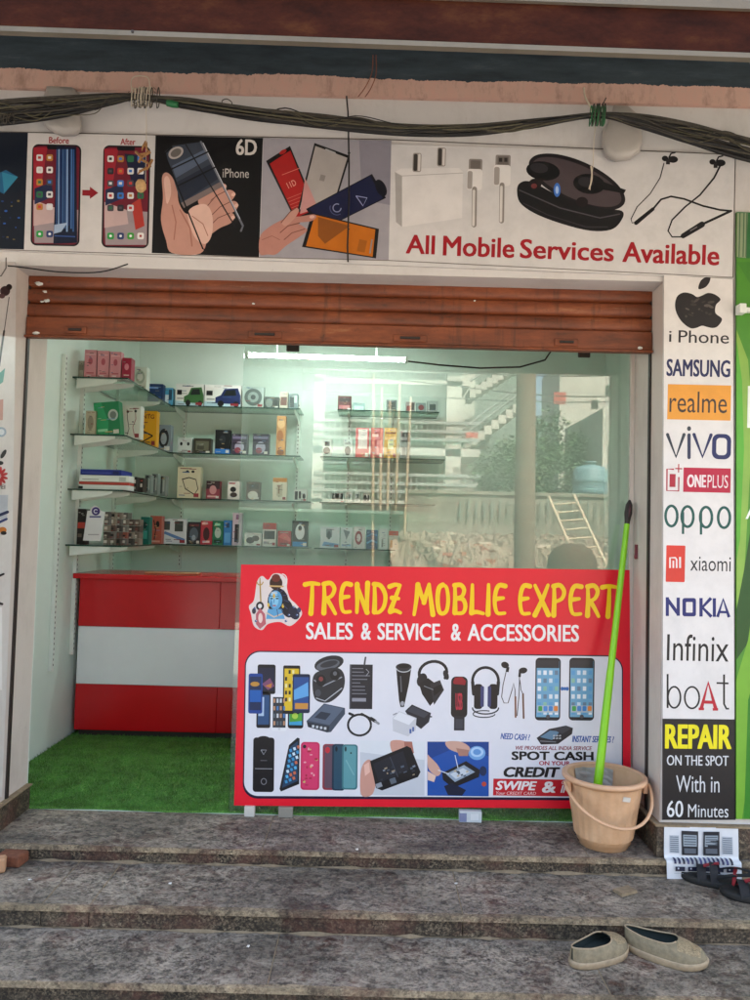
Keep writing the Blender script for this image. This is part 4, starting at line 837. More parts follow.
A = RA(); A.poly([(662.2, 718.6), (734.8, 719.4), (735.2, 820), (661.7, 820)], '#19171a'); A.build('black_block', 'print', RP)
A = Art(yplane(3.1075), .01); A.text('REPAIR', 665, 724.4, 731.6, 748.8, '#eadb18', .045); A.build('lettering', 'print', RP)
A = Art(yplane(3.1075), .01); A.text('ON THE SPOT', 666.8, 755.4, 728.6, 765.6, '#d5d5d8', .02); A.build('lettering', 'print', RP)
A = Art(yplane(3.1075), .01); A.text('With in', 676, 775.6, 719.5, 792.4, '#d5d5d8', .0); A.build('lettering', 'print', RP)
A = Art(yplane(3.1075), .01); A.text('60', 666.8, 800.6, 683.2, 817.2, '#dededf', .015); A.build('lettering', 'print', RP)
A = Art(yplane(3.1075), .01); A.text('Minutes', 688, 804.4, 728.4, 817.4, '#d5d5d8', .0); A.build('lettering', 'print', RP)

# ---- green banner of the shop next door
GN = thing('neighbour_banner', 'bright green printed banner of the neighbouring shop at the right edge', 'banner', (1.6, 3.1, .16))
slab_px([(737, 212), (900, 217), (900, 822), (736.2, 819)], 3.104, .012, '#4b8a2a', 'panel', 'print', GN)
A = Art(yplane(3.104), .02)
A.poly([(737, 212), (900, 217), (900, 262), (736.8, 258)], '#2f6b3a'); A.poly([(737, 213), (748, 213), (746, 258), (736.8, 257)], '#8b9a78')
A.poly([(736.8, 262), (760, 300), (800, 420), (900, 560), (900, 262)], '#43802a')
A.poly([(736.6, 330), (748, 360), (753, 420), (745, 560), (738, 640), (736.4, 600)], '#86ad48'); A.poly([(736.5, 340), (742, 380), (744, 450), (740, 540), (736.4, 560)], '#5aa832')
A.poly([(736.4, 610), (744, 570), (752, 520), (760, 500), (770, 560), (750, 640), (736.3, 660)], '#1f4d18'); A.poly([(736.2, 680), (748, 640), (760, 560), (790, 520), (768, 640), (742, 819), (736.2, 819)], '#72a830'); A.poly([(748, 700), (760, 660), (800, 640), (900, 700), (900, 820), (744, 818)], '#2e7d1c')
for x in (740, 744, 747): A.line([(x, 213), (x - 1, 257)], 1.2, '#4a6a4a', caps=False)
A.build('leaf_picture', 'print', GN)
A = Art(yplane(3.103), .02); A.text('R', 747.5, 386, 762, 428, '#e4ebe0', .03); A.text('A', 745.5, 505, 760, 519, '#e4ebe0', .02); A.build('lettering', 'print', GN)
p = at(736, 310, 3.09); m = MB(); m.box(p.x + .002, p.x + .03, 3.06, 3.10, p.z - .02, p.z + .02, ch=.002); m.box(p.x + .03, p.x + .6, 3.074, 3.094, p.z - .012, p.z + .008, ch=.002)
tag(m.build('wall_bracket', 'white_metal'), 'short white metal bar bracketed over the green banner', 'bracket')

# ---- narrow printed strip on the left reveal
LS = thing('side_poster', 'narrow printed poster strip of gadgets on the left reveal of the opening', 'poster', (XL, 3.17, .1))
XS = XL + .0055
def xfn(x, y, d): return atx(x, y, XS) + Vector((d, 0, 0))
m = MB(); P = [atx(x, y, XS) for x, y in ((-14, 262), (16.5, 262), (12.5, 540), (2, 797), (-14, 800))]
m.add(P, [(0, 1, 2, 3, 4)], '#d8d4d0'); m.build('sheet', 'print', LS)
A = Art(xfn, 0); A.line([(-6, 276), (1, 276), (6, 268), (6, 258)], 1.4, '#6a6664'); A.ell(5, 291, 5, 5, '#3a2c30'); A.ell(9, 287, 3, 3, '#1b1719'); A.ell(2, 296, 3, 2.5, '#5a4448'); A.line([(9, 297), (6, 318), (4, 332)], .8, '#3a3538'); A.line([(4, 331), (-1, 366)], 2, '#151315')
A.poly([(-6, 378), (5, 368), (3, 382), (-5, 388)], '#4f9a8c'); A.build('gadget_picture', 'print', LS); A = Art(xfn, 0); A.k = 40; A.poly([(-6, 401), (3, 399), (2.5, 420), (-6, 421)], '#c7968a'); A.ell(1, 432, 5, 5, '#9aaab8'); A.ell(1, 432, 3, 3, '#d4dade'); A.build('gadget_picture', 'print', LS); A = Art(xfn, 0); A.k = 60
A.ell(3, 454, 2, 5, '#1b191b', 30); A.ell(0, 463, 3, 2, '#1b191b'); 
for a in range(-80, 90, 32): A.ell(-1 + 5 * math.cos(rad(a)), 476 + 6 * math.sin(rad(a)), 3.6, 1.4, '#b01c24', a)
A.text('WEI', -6, 485, 4.6, 489, '#202020', .02); A.poly([(-6, 495), (7.5, 495), (6.5, 519), (-6, 519)], '#b8bcc4'); A.line([(-6, 517), (7, 512)], 3, '#1c2450'); A.line([(-5, 524), (6, 519)], 2.4, '#24306a'); A.ell(2, 530, 4, 3, '#c87428'); A.ell(3, 533, 3, 2, '#1b191b')
A.line([(-6, 578), (3, 574)], 2, '#151315'); A.line([(-6, 602), (1.5, 604)], 2.4, '#151315'); A.rect(-6, 607, 1.4, 690, '#f0eeec', 0)
A.build('gadget_picture', 'print', LS)

# ---- big red sign board leaning on the glass
q = rad(1.2); BP0 = Vector((0, 3.432, .05)); BNn = Vector((0, -math.cos(q), math.sin(q)))
SB = thing('sign_board', 'large red sign board with yellow headline and gadget pictures leaning on the shopfront glass', 'sign board', (.29, 3.44, .045))
bfn = plane_fn(BP0, BNn)
C4 = [(241, 564.5), (629.5, 570), (631, 809), (234, 805.5)]
m = MB(); P = [bfn(x, y, 0) for x, y in C4]; m.add(P + [p - BNn * .016 for p in P], [(0, 1, 2, 3), (7, 6, 5, 4), (0, 4, 5, 1), (1, 5, 6, 2), (2, 6, 7, 3), (3, 7, 4, 0)], (.74, .008, .026)); m.build('panel', 'signprint', SB)
def SA(sl=.012, k=0): a = Art(bfn, sl); a.k = k; return a
A = SA(.009)
def rrq(A, x0, y0, x1, y1, r, col):   # rounded panel following the board's own edges
    p = []
    for (qx, qy, st) in ((x1 - r, y0 + r, -90), (x1 - r, y1 - r, 0), (x0 + r, y1 - r, 90), (x0 + r, y0 + r, 180)):
        for i in range(9): t = rad(st + 90 * i / 8); p.append((qx + r * math.cos(t), qy + r * math.sin(t)))
    A.poly([(x + (800 - y) * .017 * (1 - (x - 240) / 390), y + .013 * (x - 240) * (1 - (y - 650) / 260)) for x, y in p], col)
rrq(A, 242.5, 650.5, 623, 798.5, 15, '#1a1030'); rrq(A, 243.8, 651.8, 621.8, 795.8, 14, '#dcdbe2'); A.build('white_field', 'signprint', SB)
# headline in brushy comic capitals
GL = {'T': [[(0, .08), (.5, .04), (1, .07)], [(.52, .05), (.5, .5), (.42, 1)]],
      'R': [[(.12, .1), (.14, .5), (.1, .98)], [(.1, .06), (.6, .03), (.88, .2), (.7, .42), (.3, .52)], [(.3, .52), (.6, .72), (.95, 1)]],
      'E': [[(.9, .07), (.45, .05), (.2, .25), (.12, .6), (.3, .92), (.85, .93)], [(.2, .48), (.75, .45)]],
      'N': [[(.1, .95), (.14, .5), (.12, .06)], [(.12, .08), (.5, .55), (.86, .95)], [(.88, .95), (.86, .5), (.9, .02)]],
      'D': [[(.15, .08), (.17, .5), (.14, .93)], [(.12, .05), (.6, .1), (.95, .4), (.85, .75), (.5, .93), (.14, .95)]],
      'Z': [[(.05, .12), (.5, .06), (.92, .08)], [(.9, .1), (.5, .5), (.1, .9)], [(.1, .92), (.5, .88), (.95, .95)], [(.25, .48), (.8, .5)]],
      'M': [[(.03, 1), (.15, .5), (.22, .05)], [(.22, .06), (.4, .4), (.52, .62)], [(.52, .62), (.66, .3), (.78, .04)], [(.78, .05), (.86, .5), (.97, 1)]],
      'O': [[(.5, .05), (.2, .15), (.08, .5), (.2, .88), (.5, .96), (.82, .85), (.93, .5), (.8, .14), (.5, .05)]],
      'B': [[(.14, .08), (.16, .5), (.14, .93)], [(.12, .06), (.6, .05), (.85, .2), (.7, .4), (.25, .47)], [(.25, .47), (.75, .5), (.95, .72), (.75, .93), (.14, .94)]],
      'L': [[(.2, .04), (.18, .5), (.14, .93)], [(.14, .93), (.5, .9), (.98, .95)]],
      'I': [[(.55, .03), (.5, .5), (.45, .97)]],
      'X': [[(.06, .04), (.5, .5), (.95, .97)], [(.92, .03), (.55, .48), (.05, .98)]],
      'P': [[(.15, .08), (.16, .5), (.12, .98)], [(.1, .06), (.6, .03), (.92, .22), (.75, .45), (.25, .55)]]}
def smooth(P, k=4):
    if len(P) < 3: return P
    out = []
    for i in range(len(P) - 1):
        p0 = P[max(0, i - 1)]; p1 = P[i]; p2 = P[i + 1]; p3 = P[min(len(P) - 1, i + 2)]
        for j in range(k):
            t = j / k; out.append(tuple(.5 * ((2 * p1[a]) + (-p0[a] + p2[a]) * t + (2 * p0[a] - 5 * p1[a] + 4 * p2[a] - p3[a]) * t * t + (-p0[a] + 3 * p1[a] - 3 * p2[a] + p3[a]) * t ** 3) for a in range(2)))
    return out + [P[-1]]
def brush(A, ch, x0, x1, y0, y1, col, w0):
    for st in GL[ch]:
        P = smooth([(x0 + a * (x1 - x0), y0 + b * (y1 - y0)) for a, b in st]); n = len(P)
        vert = abs(st[-1][1] - st[0][1]) > .6 and len(st) <= 3
        ws = [w0 * ((.78 + .45 * i / (n - 1)) if vert else (1.15 - .35 * i / (n - 1))) for i in range(n)]
        # tapered brush mark as one closed outline
        Lf = []; Rt = []
        for i in range(n):
            a = P[max(0, i - 1)]; b = P[min(n - 1, i + 1)]; dx, dy = b[0] - a[0], b[1] - a[1]; qq = math.hypot(dx, dy) or 1
            nx, ny = -dy / qq * ws[i] / 2, dx / qq * ws[i] / 2; Lf.append((P[i][0] + nx, P[i][1] + ny)); Rt.append((P[i][0] - nx, P[i][1] - ny))
        A.put(Lf + Rt, [[i, i + 1, n + i + 1, n + i] for i in range(n - 1)], col)
        A.ell(P[0][0], P[0][1], ws[0] / 2, ws[0] / 2, col, n=12); A.ell(P[-1][0], P[-1][1], ws[-1] / 2, ws[-1] / 2, col, n=12)
A = SA()
yy = lambda x: (x - 304) * .0095
for ch, a, b in (('T', 305, 319), ('R', 322.5, 336), ('E', 339.5, 352), ('N', 355.5, 369), ('D', 372.5, 386), ('Z', 389, 401), ('M', 413.5, 433.5), ('O', 436.5, 449), ('B', 453, 466), ('L', 469.5, 483.5), ('I', 485.5, 491), ('E', 493, 506.5), ('E', 518.5, 531), ('X', 534, 549), ('P', 552, 565), ('E', 568.5, 582.5), ('R', 586, 599), ('T', 602, 615.5)):
    brush(A, ch, a, b, 582 + yy(a), 613.5 + yy(a), '#f2c512', 4.3)
A.build('headline_lettering', 'signprint', SB)
for t, a, b in (('SALES', 306, 353), ('&', 361, 371), ('SERVICE', 377.5, 440), ('&', 451, 461), ('ACCESSORIES', 467.5, 579)):
    A = SA(.0095); A.text(t, a, 622.3 + (a + b - 612) / 2 * .0095, b, 639.3 + (a + b - 612) / 2 * .0095, '#ece6e4', .03); A.build('subtitle_lettering', 'signprint', SB)
# devotional portrait with halo ornaments
A = SA()
A.poly([(257, 582), (262, 576), (268, 580), (273, 574), (281, 574), (287, 580), (287, 588), (290, 598), (296, 604), (302, 612), (299, 619), (290, 626), (280, 622), (268, 624), (262, 630), (254, 626), (251, 614), (249, 606), (254, 600)], '#ded0cc')
A.ell(278, 602, 10.5, 14, '#191523'); A.ell(287, 608, 6, 10, '#191523', -20); A.ell(294, 613, 5, 7, '#232036', -30); A.ell(276, 583, 6.5, 7, '#3a2018'); A.ell(276, 578, 4.4, 4, '#6a2a20'); A.line([(270, 586), (283, 586.5)], 1.6, '#c7a26a')
A.ell(275.5, 600, 6.8, 9.6, '#5b9cc8'); A.ell(274, 600, 4.6, 7.4, '#86c0de'); A.ell(274, 596, 1.2, 2.4, '#d8b04a')
for x in (271.6, 277.2): A.ell(x, 598.5, 1.5, .7, '#13131c'); A.line([(x - 1.8, 596.4), (x + 1.6, 596)], .6, '#1b1b28', caps=False)
A.line([(274.3, 599), (273.9, 603)], .7, '#3f78a6', caps=False); A.ell(274.4, 605.6, 2, .7, '#a34a5a'); A.poly([(268, 609), (282, 609), (285, 619), (266, 619)], '#5b9cc8')
A.line([(267, 613), (274, 617), (283, 613.5)], 1.4, '#c9b6a0'); A.ell(268.5, 605, 1.2, 2, '#d9b548'); A.ell(283, 606, 1.2, 2, '#d9b548')
A.line([(260, 582), (261, 606)], 1.3, '#b08a44'); A.arc(260, 580, 3.4, 5, 20, 160, 1.1, '#b08a44'); A.line([(260, 578), (260, 586)], 1, '#b08a44'); A.ell(260, 606, 4, 4.4, '#2a2226'); A.ell(260, 606, 2, 2.2, '#dddddd')
A.poly([(256, 614), (260, 608), (265, 614), (266, 624), (260, 629), (256, 624)], '#b8606a'); A.ell(260.5, 618, 2.2, 5, '#e7c9c4'); A.ell(254, 611, 2, 3, '#3a3440'); A.ell(299, 610, 2, 2.6, '#343a5a'); A.arc(282, 580, 5, 6, -90, 60, .9, '#e6e2dc')
for i in range(9):
    a_ = -150 + i * 30; A.line([(277 + 7 * math.cos(rad(a_)), 600 + 9 * math.sin(rad(a_))), (278 + 11 * math.cos(rad(a_)), 602 + 14 * math.sin(rad(a_)))], .7, '#3d4468', caps=False)
for x, y in ((289, 615), (294, 607), (297, 615), (286, 621), (255, 608), (256, 621)): A.ell(x, y, 1.3, 1.2, '#4a5a86', n=8); A.ell(x + .5, y - .3, .5, .5, '#c9d0e0', n=6)
A.poly([(270, 604), (271, 598), (272.2, 602), (272.6, 608)], '#4686b6'); A.line([(271, 593.6), (277.5, 593.2)], .5, '#e8e2da', caps=False); A.line([(271.4, 592.2), (277.2, 591.9)], .5, '#e8e2da', caps=False)
A.build('portrait_picture', 'signprint', SB)
def pic(name, f, sl=.012):
    A = SA(sl, 2); A = f(A) if name == 'offer_lettering' else (f(A), A)[1]; A.build(name, 'signprint', SB)
def phone(A, x0, y0, x1, y1, body, scr, tiles=None, r=2, home=False):
    A.rr(x0, y0, x1, y1, r, body); b = 1.3; A.rect(x0 + b, y0 + b * 2.4, x1 - b, y1 - b * 2.6, scr)
    if tiles:
        nx, ny = 4, max(3, int((y1 - y0) / 8)); sx = (x1 - x0 - 2 * b) / nx; sy = (y1 - y0 - b * 5.4) / ny
        for i in range(nx):
            for j in range(ny): A.rect(x0 + b + i * sx + sx * .2, y0 + b * 2.4 + j * sy + sy * .2, x0 + b + i * sx + sx * .8, y0 + b * 2.4 + j * sy + sy * .75, random.choice(tiles))
    if home: A.ell((x0 + x1) / 2, y1 - 2.1, 1.3, 1.3, '#d0d0d4', n=10)
def f(A):
    phone(A, 257.5, 664.5, 275.5, 694, '#16141a', '#1c1f38'); A.poly([(262, 684), (270, 678), (274.5, 686), (268, 690)], '#7a4a6a'); A.poly([(265, 686), (272, 683), (271, 688)], '#c0783a')
    phone(A, 283, 665.5, 300, 714, '#111', '#d8b52a', ['#d8b52a', '#1b1b1b', '#e9e3c0'], 1.5) if False else phone(A, 283, 665.5, 300, 714, '#111113', '#d8b52a', ['#d8b52a', '#2b2b24', '#e9dfa0'], 1.5)
    phone(A, 248.5, 673.5, 262.5, 713.5, '#1a3f8c', '#182a50'); A.ell(255, 684, 4.5, 2.4, '#b8863a'); A.rect(250, 690, 261, 702, '#1c5aa8')
    phone(A, 292.5, 674, 310, 713, '#15233f', '#274b8a'); A.poly([(294, 690), (308, 682), (308.5, 696), (294, 700)], '#5fa0d8'); A.rect(295, 703, 308, 709, '#c48a40')
pic('phone_picture', f)
pic('phone_picture', lambda A: (phone(A, 256.5, 692, 270.5, 728, '#17191f', '#2b4d78'), A.rect(258.5, 697, 264, 716, '#a9bfd8')))
pic('phone_picture', lambda A: phone(A, 271.5, 694, 287, 731, '#e4e4e8', '#30343c', ['#c9cdd4', '#4a78b0', '#56606a', '#b98a6a'], 2.4, True))
pic('phone_picture', lambda A: (phone(A, 288, 688, 303.5, 728.5, '#101317', '#3f9ac4', None, 2.6), A.poly([(289.6, 714), (302, 706), (302, 721), (289.6, 722)], '#4f9a34'), A.ell(297, 702, 3, 2, '#f0f2e8'), A.ell(295, 716, 3, 3, '#a8c84a')))
def f(A):
    A.ell(329, 663.5, 15, 7.5, '#26272c', -14); A.ell(328, 665, 12, 5, '#5a5d66', -14); A.ell(329, 664, 9, 3, '#2e3036', -14)
    A.poly([(313, 677), (322, 670), (338, 668), (344.5, 676), (343, 690), (332, 701), (322, 702.5), (314, 697)], '#2b2c31'); A.line([(314, 680), (323, 686), (342, 677)], 1.2, '#8d9099'); A.ell(321, 680.5, 5, 6, '#15151a'); A.ell(321, 679, 2.2, 2.4, '#7e3a3c'); A.ell(335, 675, 5, 5.5, '#15151a'); A.ell(335, 673.5, 2, 2.2, '#5c6068'); A.line([(316, 698), (325, 701), (342, 688)], 1, '#aeb1b8'); A.ell(318, 693, 3, 3.6, '#44464e')
pic('earbud_case_picture', f)
def f(A):
    A.rect(349.5, 664.5, 372.5, 709, '#24242b'); A.line([(364.5, 664), (365.5, 657.5)], 1.8, '#4a4a50')
    for i in range(8): A.rect(352, 668 + i * 3.6, 352 + random.uniform(8, 18), 669 + i * 3.6, '#6e6e78')
    A.rect(352, 698, 366, 701.5, '#8e8e98'); A.line([(366, 669), (369, 672), (366, 676)], .8, '#8e8e98'); A.rect(349.5, 664.5, 351, 709, '#4b4b55')
pic('battery_picture', f)
def f(A):
    A.poly([(396, 666), (411.5, 667), (409, 684), (405.5, 700), (404, 707), (400.5, 707), (399, 700), (397.5, 684)], '#17171b'); A.ell(403.7, 667, 8, 3.8, '#2b2b31'); A.ell(403.7, 666, 6, 2.2, '#0e0e12'); A.arc(403.7, 668, 7.2, 4, 10, 170, 1, '#b8babf'); A.line([(400.6, 676), (401.4, 692)], 1.2, '#5a5c64'); A.ell(402.4, 703.5, 1.8, 2.4, '#9a9ca4')
pic('car_charger_picture', f)
def f(A):
    A.arc(433, 673, 14, 11.5, 150, 400, 3, '#17171b', -12); A.ell(422, 680, 5, 7, '#1f1f24', 20); A.ell(446, 675, 2.6, 5, '#1f1f24', -20); A.poly([(419, 684), (428, 678), (436, 684), (435, 700), (430, 706), (422, 694)], '#18181c'); A.poly([(430, 684), (440, 680), (444, 690), (434, 705)], '#2a2a30'); A.line([(424, 686), (434, 690), (441, 684)], .8, '#80838b'); A.poly([(433, 688), (441, 684), (442, 690), (434, 696)], '#0f0f12')
pic('clip_headset_picture', f)
def f(A):
    A.rr(451, 676.5, 467.5, 718, 5, '#1b191c'); A.poly([(453, 682), (455, 677.5), (462, 677), (466, 681), (465, 685), (454, 684)], '#8d1a26'); A.rect(454, 716, 464.5, 730.5, '#26262c'); A.text('USB', 455.5, 693, 462.5, 710, '#b83242', .02, a=0); A.rect(455.5, 719, 463, 729, '#3f3f47')
pic('usb_stick_picture', f)
def f(A):
    A.arc(485.5, 681, 13, 13.5, 175, 365, 2.8, '#18181c', 0, 20); A.rr(474, 684, 482.5, 709, 3, '#17171b'); A.rr(489, 684, 497.5, 709, 3, '#17171b'); A.rr(480.5, 686, 484, 707, 1.5, '#3c3f6a'); A.rr(487.6, 686, 491, 707, 1.5, '#3c3f6a'); A.arc(485.5, 708, 13, 6, 0, 180, 1.4, '#26262c'); A.arc(484, 714, 11, 3.4, 0, 300, 1.1, '#26262c'); A.line([(472.6, 682), (473.6, 694)], 3.4, '#18181c'); A.line([(498.4, 682), (497.4, 694)], 3.4, '#18181c')
pic('headphone_picture', f)
def f(A):
    A.ell(505, 665, 4, 3.2, '#18181c', 20); A.rect(506, 667, 509, 672, '#18181c', 10); A.ell(523, 670.5, 4.4, 3, '#18181c', -10); A.rect(518.5, 671, 521, 677, '#18181c', 5)
    A.line([(506, 672), (503, 685), (501.6, 697), (504, 703), (508, 703), (512, 690), (513.6, 683), (515, 690), (515, 700)], .9, '#4a3f3a'); A.line([(519.5, 677), (519, 695), (517, 716)], .9, '#3c3532'); A.line([(515.4, 697), (515.6, 717)], 1.8, '#7a4a30'); A.line([(523, 694), (523.6, 718)], 1.8, '#6a4430'); A.line([(519.8, 680), (521, 690), (523, 694)], .8, '#3c3532')
pic('wired_earphone_picture', f)
for X in (535.2, 569):
    pic('phone_picture', lambda A, X=X: (phone(A, X, 657.8, X + 25.3, 720.5, '#1d1d22', '#6fa4c4', ['#c9d8e2', '#5d9ac6', '#e2e6e8', '#6a7f92', '#8ab8a0', '#d6dde0'], 4), A.rect(X + 2, 705.5, X + 23.4, 712.5, '#a9b6c0'), [A.rr(X + 3 + i * 5.2, 706, X + 7 + i * 5.2, 711, 1, q_) for i, q_ in enumerate(('#3f9a48', '#4a86c8', '#3f7fc0', '#d8803a'))], A.ell(X + 12.7, 716.5, 2, 2, '#4b4b52'), A.rect(X + 1.4, 660, X + 24, 668, '#2a2d34')))
pic('arrow_picture', lambda A: (A.ell(564.8, 688.7, 3.4, 1.6, '#2a62a8'), A.ell(562, 688.7, 1.4, 2, '#2a62a8'), A.ell(567.4, 688.8, 1.4, 2, '#2a62a8')))
def f(A):
    A.poly([(306.5, 721), (324, 703.5), (345, 708), (345, 714), (331, 732), (327, 732.5), (308, 727)], '#3d4756'); A.poly([(308, 720.5), (324.5, 704.5), (343.5, 708.6), (329.5, 725)], '#566275'); A.poly([(307, 722), (329.5, 726.4), (328.5, 732), (308, 727)], '#262c36')
    for i in range(4): A.rect(312 + i * 4, 725 + i * .7, 314.4 + i * 4, 727.6 + i * .7, '#c4c8ce')
    A.poly([(314.5, 717.5), (321, 711.5), (331, 713.5), (325.5, 720)], '#2a3342')
pic('power_bank_picture', f)
def f(A):
    A.arc(359.5, 725, 11.5, 10.5, 0, 360, 2.2, '#1c1c20', 0, 26); A.line([(352, 717), (362, 713.5), (372, 719)], 1.5, '#1c1c20'); A.line([(371, 718.5), (375, 721)], 3.4, '#1c1c20'); A.line([(375.5, 721.5), (378.6, 723.6)], 2.4, '#8b8d92'); A.line([(349.5, 713.5), (353, 715)], 2.6, '#1c1c20')
pic('cable_picture', f)
def f(A):
    A.poly([(405, 711), (412, 704.5), (431, 713), (429, 722), (421, 729), (412, 722)], '#25262d'); A.poly([(407, 711), (412.5, 706), (429, 713.5), (424, 718)], '#3b3d47'); A.rect(429, 716, 432, 717.4, '#25262d')
    A.poly([(392.5, 718), (399, 711), (416.5, 718), (415.5, 730), (408, 736.5), (393, 731)], '#c6c6cc'); A.poly([(393, 718.5), (399.4, 712), (415, 718.4), (409, 725)], '#dfdfe4'); A.rect(409.5, 729, 411.4, 733.4, '#3b5a9a'); A.rect(412.3, 727, 414, 731.4, '#3b5a9a'); A.line([(397, 713), (393, 715)], 1.2, '#8e8e96')
pic('wall_charger_picture', f)
def f(A):
    A.rr(253, 737.5, 274.2, 792, 3, '#121116'); A.ell(263.6, 738.6, 6, 2.6, '#121116'); A.line([(261, 750), (263.6, 754.5), (266.4, 750), (261, 750)], .8, '#9b9ba2'); A.rect(260.5, 760, 267, 761, '#55555c'); A.rect(255, 768.4, 272.4, 769, '#9b9ba2'); A.arc(263.8, 781.5, 2.6, 3, 0, 360, .8, '#77777e')
pic('screen_protector_picture', f)
def f(A):
    A.poly([(289, 745), (297.5, 737.5), (299.6, 738.5), (299.2, 784), (281, 791.5), (279.5, 789)], '#17181c'); A.poly([(290, 747), (298, 741), (297.6, 781), (282, 788)], '#24405c')
    for i in range(7):
        for j in range(3): A.rect(286.5 + j * 3.8 + (6 - i) * .75 - 1.5, 749 + i * 5.2 - j * 1.8, 289 + j * 3.8 + (6 - i) * .75 - 1.5, 752 + i * 5.2 - j * 1.8, random.choice(['#5ab0dc', '#c8dce8', '#3f8fc0', '#c86a4a']), -18)
pic('phone_picture', f)
def f(A):
    A.rr(300.6, 742, 319.6, 790, 3.5, '#c22a58'); A.rr(302, 743.5, 318, 788.5, 2.8, '#d23a68'); A.ell(304.5, 746.5, 1.8, 1.8, '#2a1a22')
    for i in range(18): A.ell(random.uniform(303, 317), random.uniform(748, 787), random.uniform(.5, 2), random.uniform(.5, 1.6), random.choice(['#8c1a3a', '#e0a0a8', '#a8243f', '#c9b070']), n=8)
pic('phone_case_picture', f)
def f(A):
    A.rr(322.6, 744, 336, 790, 3, '#8c3340'); A.rr(324.6, 745.5, 334, 788, 2, '#5e4a58'); A.ell(327.6, 750, 2.4, 3.2, '#c0303c')
    A.rr(332, 744, 345, 790.6, 3, '#1d3144'); A.rr(334, 745.5, 343, 789, 2, '#274a5e'); A.ell(336.4, 749, 1.2, 2.6, '#0e1a24')
    A.rr(342, 744.4, 357.6, 789.6, 3, '#3d7078'); A.rr(343.6, 745.8, 356, 788, 2, '#5c959c'); A.ell(345.6, 749, 1.1, 2.6, '#1d3a40'); A.line([(346, 760), (354, 775)], 1.2, '#76aab0', caps=False); A.ell(351, 753, .9, .9, '#1d3a40')
pic('phone_case_picture', f)
def f(A):
    A.poly([(360, 740.5), (424.8, 741.6), (424.4, 795.6), (360, 795)], '#c3c7cf'); A.poly([(360, 740.5), (424.8, 741.6), (424.4, 760), (360, 752)], '#d8dbe0')
    A.poly([(391, 741), (405, 741.4), (407, 750), (398, 756), (392, 752)], '#c89484'); A.poly([(361, 770), (367, 760), (373, 763), (376, 780), (372, 794.6), (361, 794.4)], '#c89484'); A.poly([(364, 765), (369, 762), (370, 772), (365, 776)], '#e0b4a4'); A.poly([(404, 741.4), (412, 741.6), (414, 753), (406, 756)], '#a86c5e')
    A.poly([(370, 761), (407, 746), (411, 748), (420.5, 772), (418, 777), (382, 790.5), (376, 788)], '#121318'); A.poly([(373, 764), (403, 751), (409, 770), (379, 783)], '#1f222b'); A.line([(390, 757), (398, 777)], .8, '#3c4250')
    for i in range(18): A.rect(*(lambda x, y: (x, y, x + random.uniform(1, 3.6), y + random.uniform(.8, 2.2)))(random.uniform(380, 414), random.uniform(764, 780)), random.choice(['#4f5a6a', '#7d8694', '#2e3440', '#a09078']), -20)
    A.rect(390, 778, 396, 783.5, '#5d6672', -20); A.rect(376, 783, 382, 787.4, '#8d949e', -20)
pic('repair_photo', f)
def f(A):
    A.poly([(427.3, 741.6), (488.9, 741.8), (488.8, 796.4), (427.3, 795.6)], '#1c4fa0'); A.poly([(427.3, 741.6), (488.9, 741.8), (488.8, 756), (450, 750), (427.3, 760)], '#153f86'); A.ell(477, 753, 8.5, 7, '#6ea0d4'); A.ell(477, 752, 6.5, 5, '#a8c8e8'); A.ell(477, 752, 4, 3, '#5f92cc')
    A.poly([(430, 757), (437, 764), (441, 772), (437, 776), (430, 771), (427.6, 765), (427.6, 755)], '#c9a090'); A.poly([(446, 741.8), (461, 741.8), (470, 748), (466, 754), (456, 752), (448, 748)], '#c9a090'); A.poly([(456, 748), (469, 750), (468, 756), (459, 756)], '#a87a6c'); A.poly([(427.6, 771), (436, 776), (434, 782), (427.6, 780)], '#e0c0b0')
    A.poly([(442, 773), (466, 761), (480, 770), (479, 777), (453, 788), (443, 780)], '#14171f'); A.poly([(446, 774), (464, 765), (475, 772), (455, 782)], '#8fa0b4'); A.poly([(450, 774), (463, 768), (470, 772), (456, 779)], '#c4ccd6')
    for i in range(10): A.rect(*(lambda x, y: (x, y, x + 2.4, y + 1.6))(random.uniform(450, 466), random.uniform(770, 777)), random.choice(['#4a5868', '#2b3340', '#b8a888']), -20)
    A.poly([(444, 786), (452, 783), (466, 790), (462, 795.6), (448, 795)], '#0e1a34'); A.line([(455, 755), (458, 768)], .8, '#d8dce4'); A.line([(438, 770), (449, 774)], .8, '#d8dce4'); A.ell(483, 771, 3.6, 5, '#1a2c50'); A.ell(484, 784, 2.4, 2.4, '#b84a3a')
pic('repair_photo', f)
def f(A):
    A.poly([(536.5, 738), (549, 729), (566, 725.5), (573, 728), (572, 734), (558, 744), (541, 744.5)], '#1e2026'); A.poly([(540, 737), (550, 730.5), (560, 731.5), (552, 740)], '#5d7f98'); A.poly([(553, 729.5), (566, 726), (572, 728), (562, 734)], '#34363e'); A.line([(540, 741), (556, 742)], 1, '#6c7078')
    for i in range(6): A.rect(553 + i % 3 * 3, 735 + i // 3 * 2.6, 555 + i % 3 * 3, 736.4 + i // 3 * 2.6, '#a9adb4', -20)
pic('card_reader_picture', f)
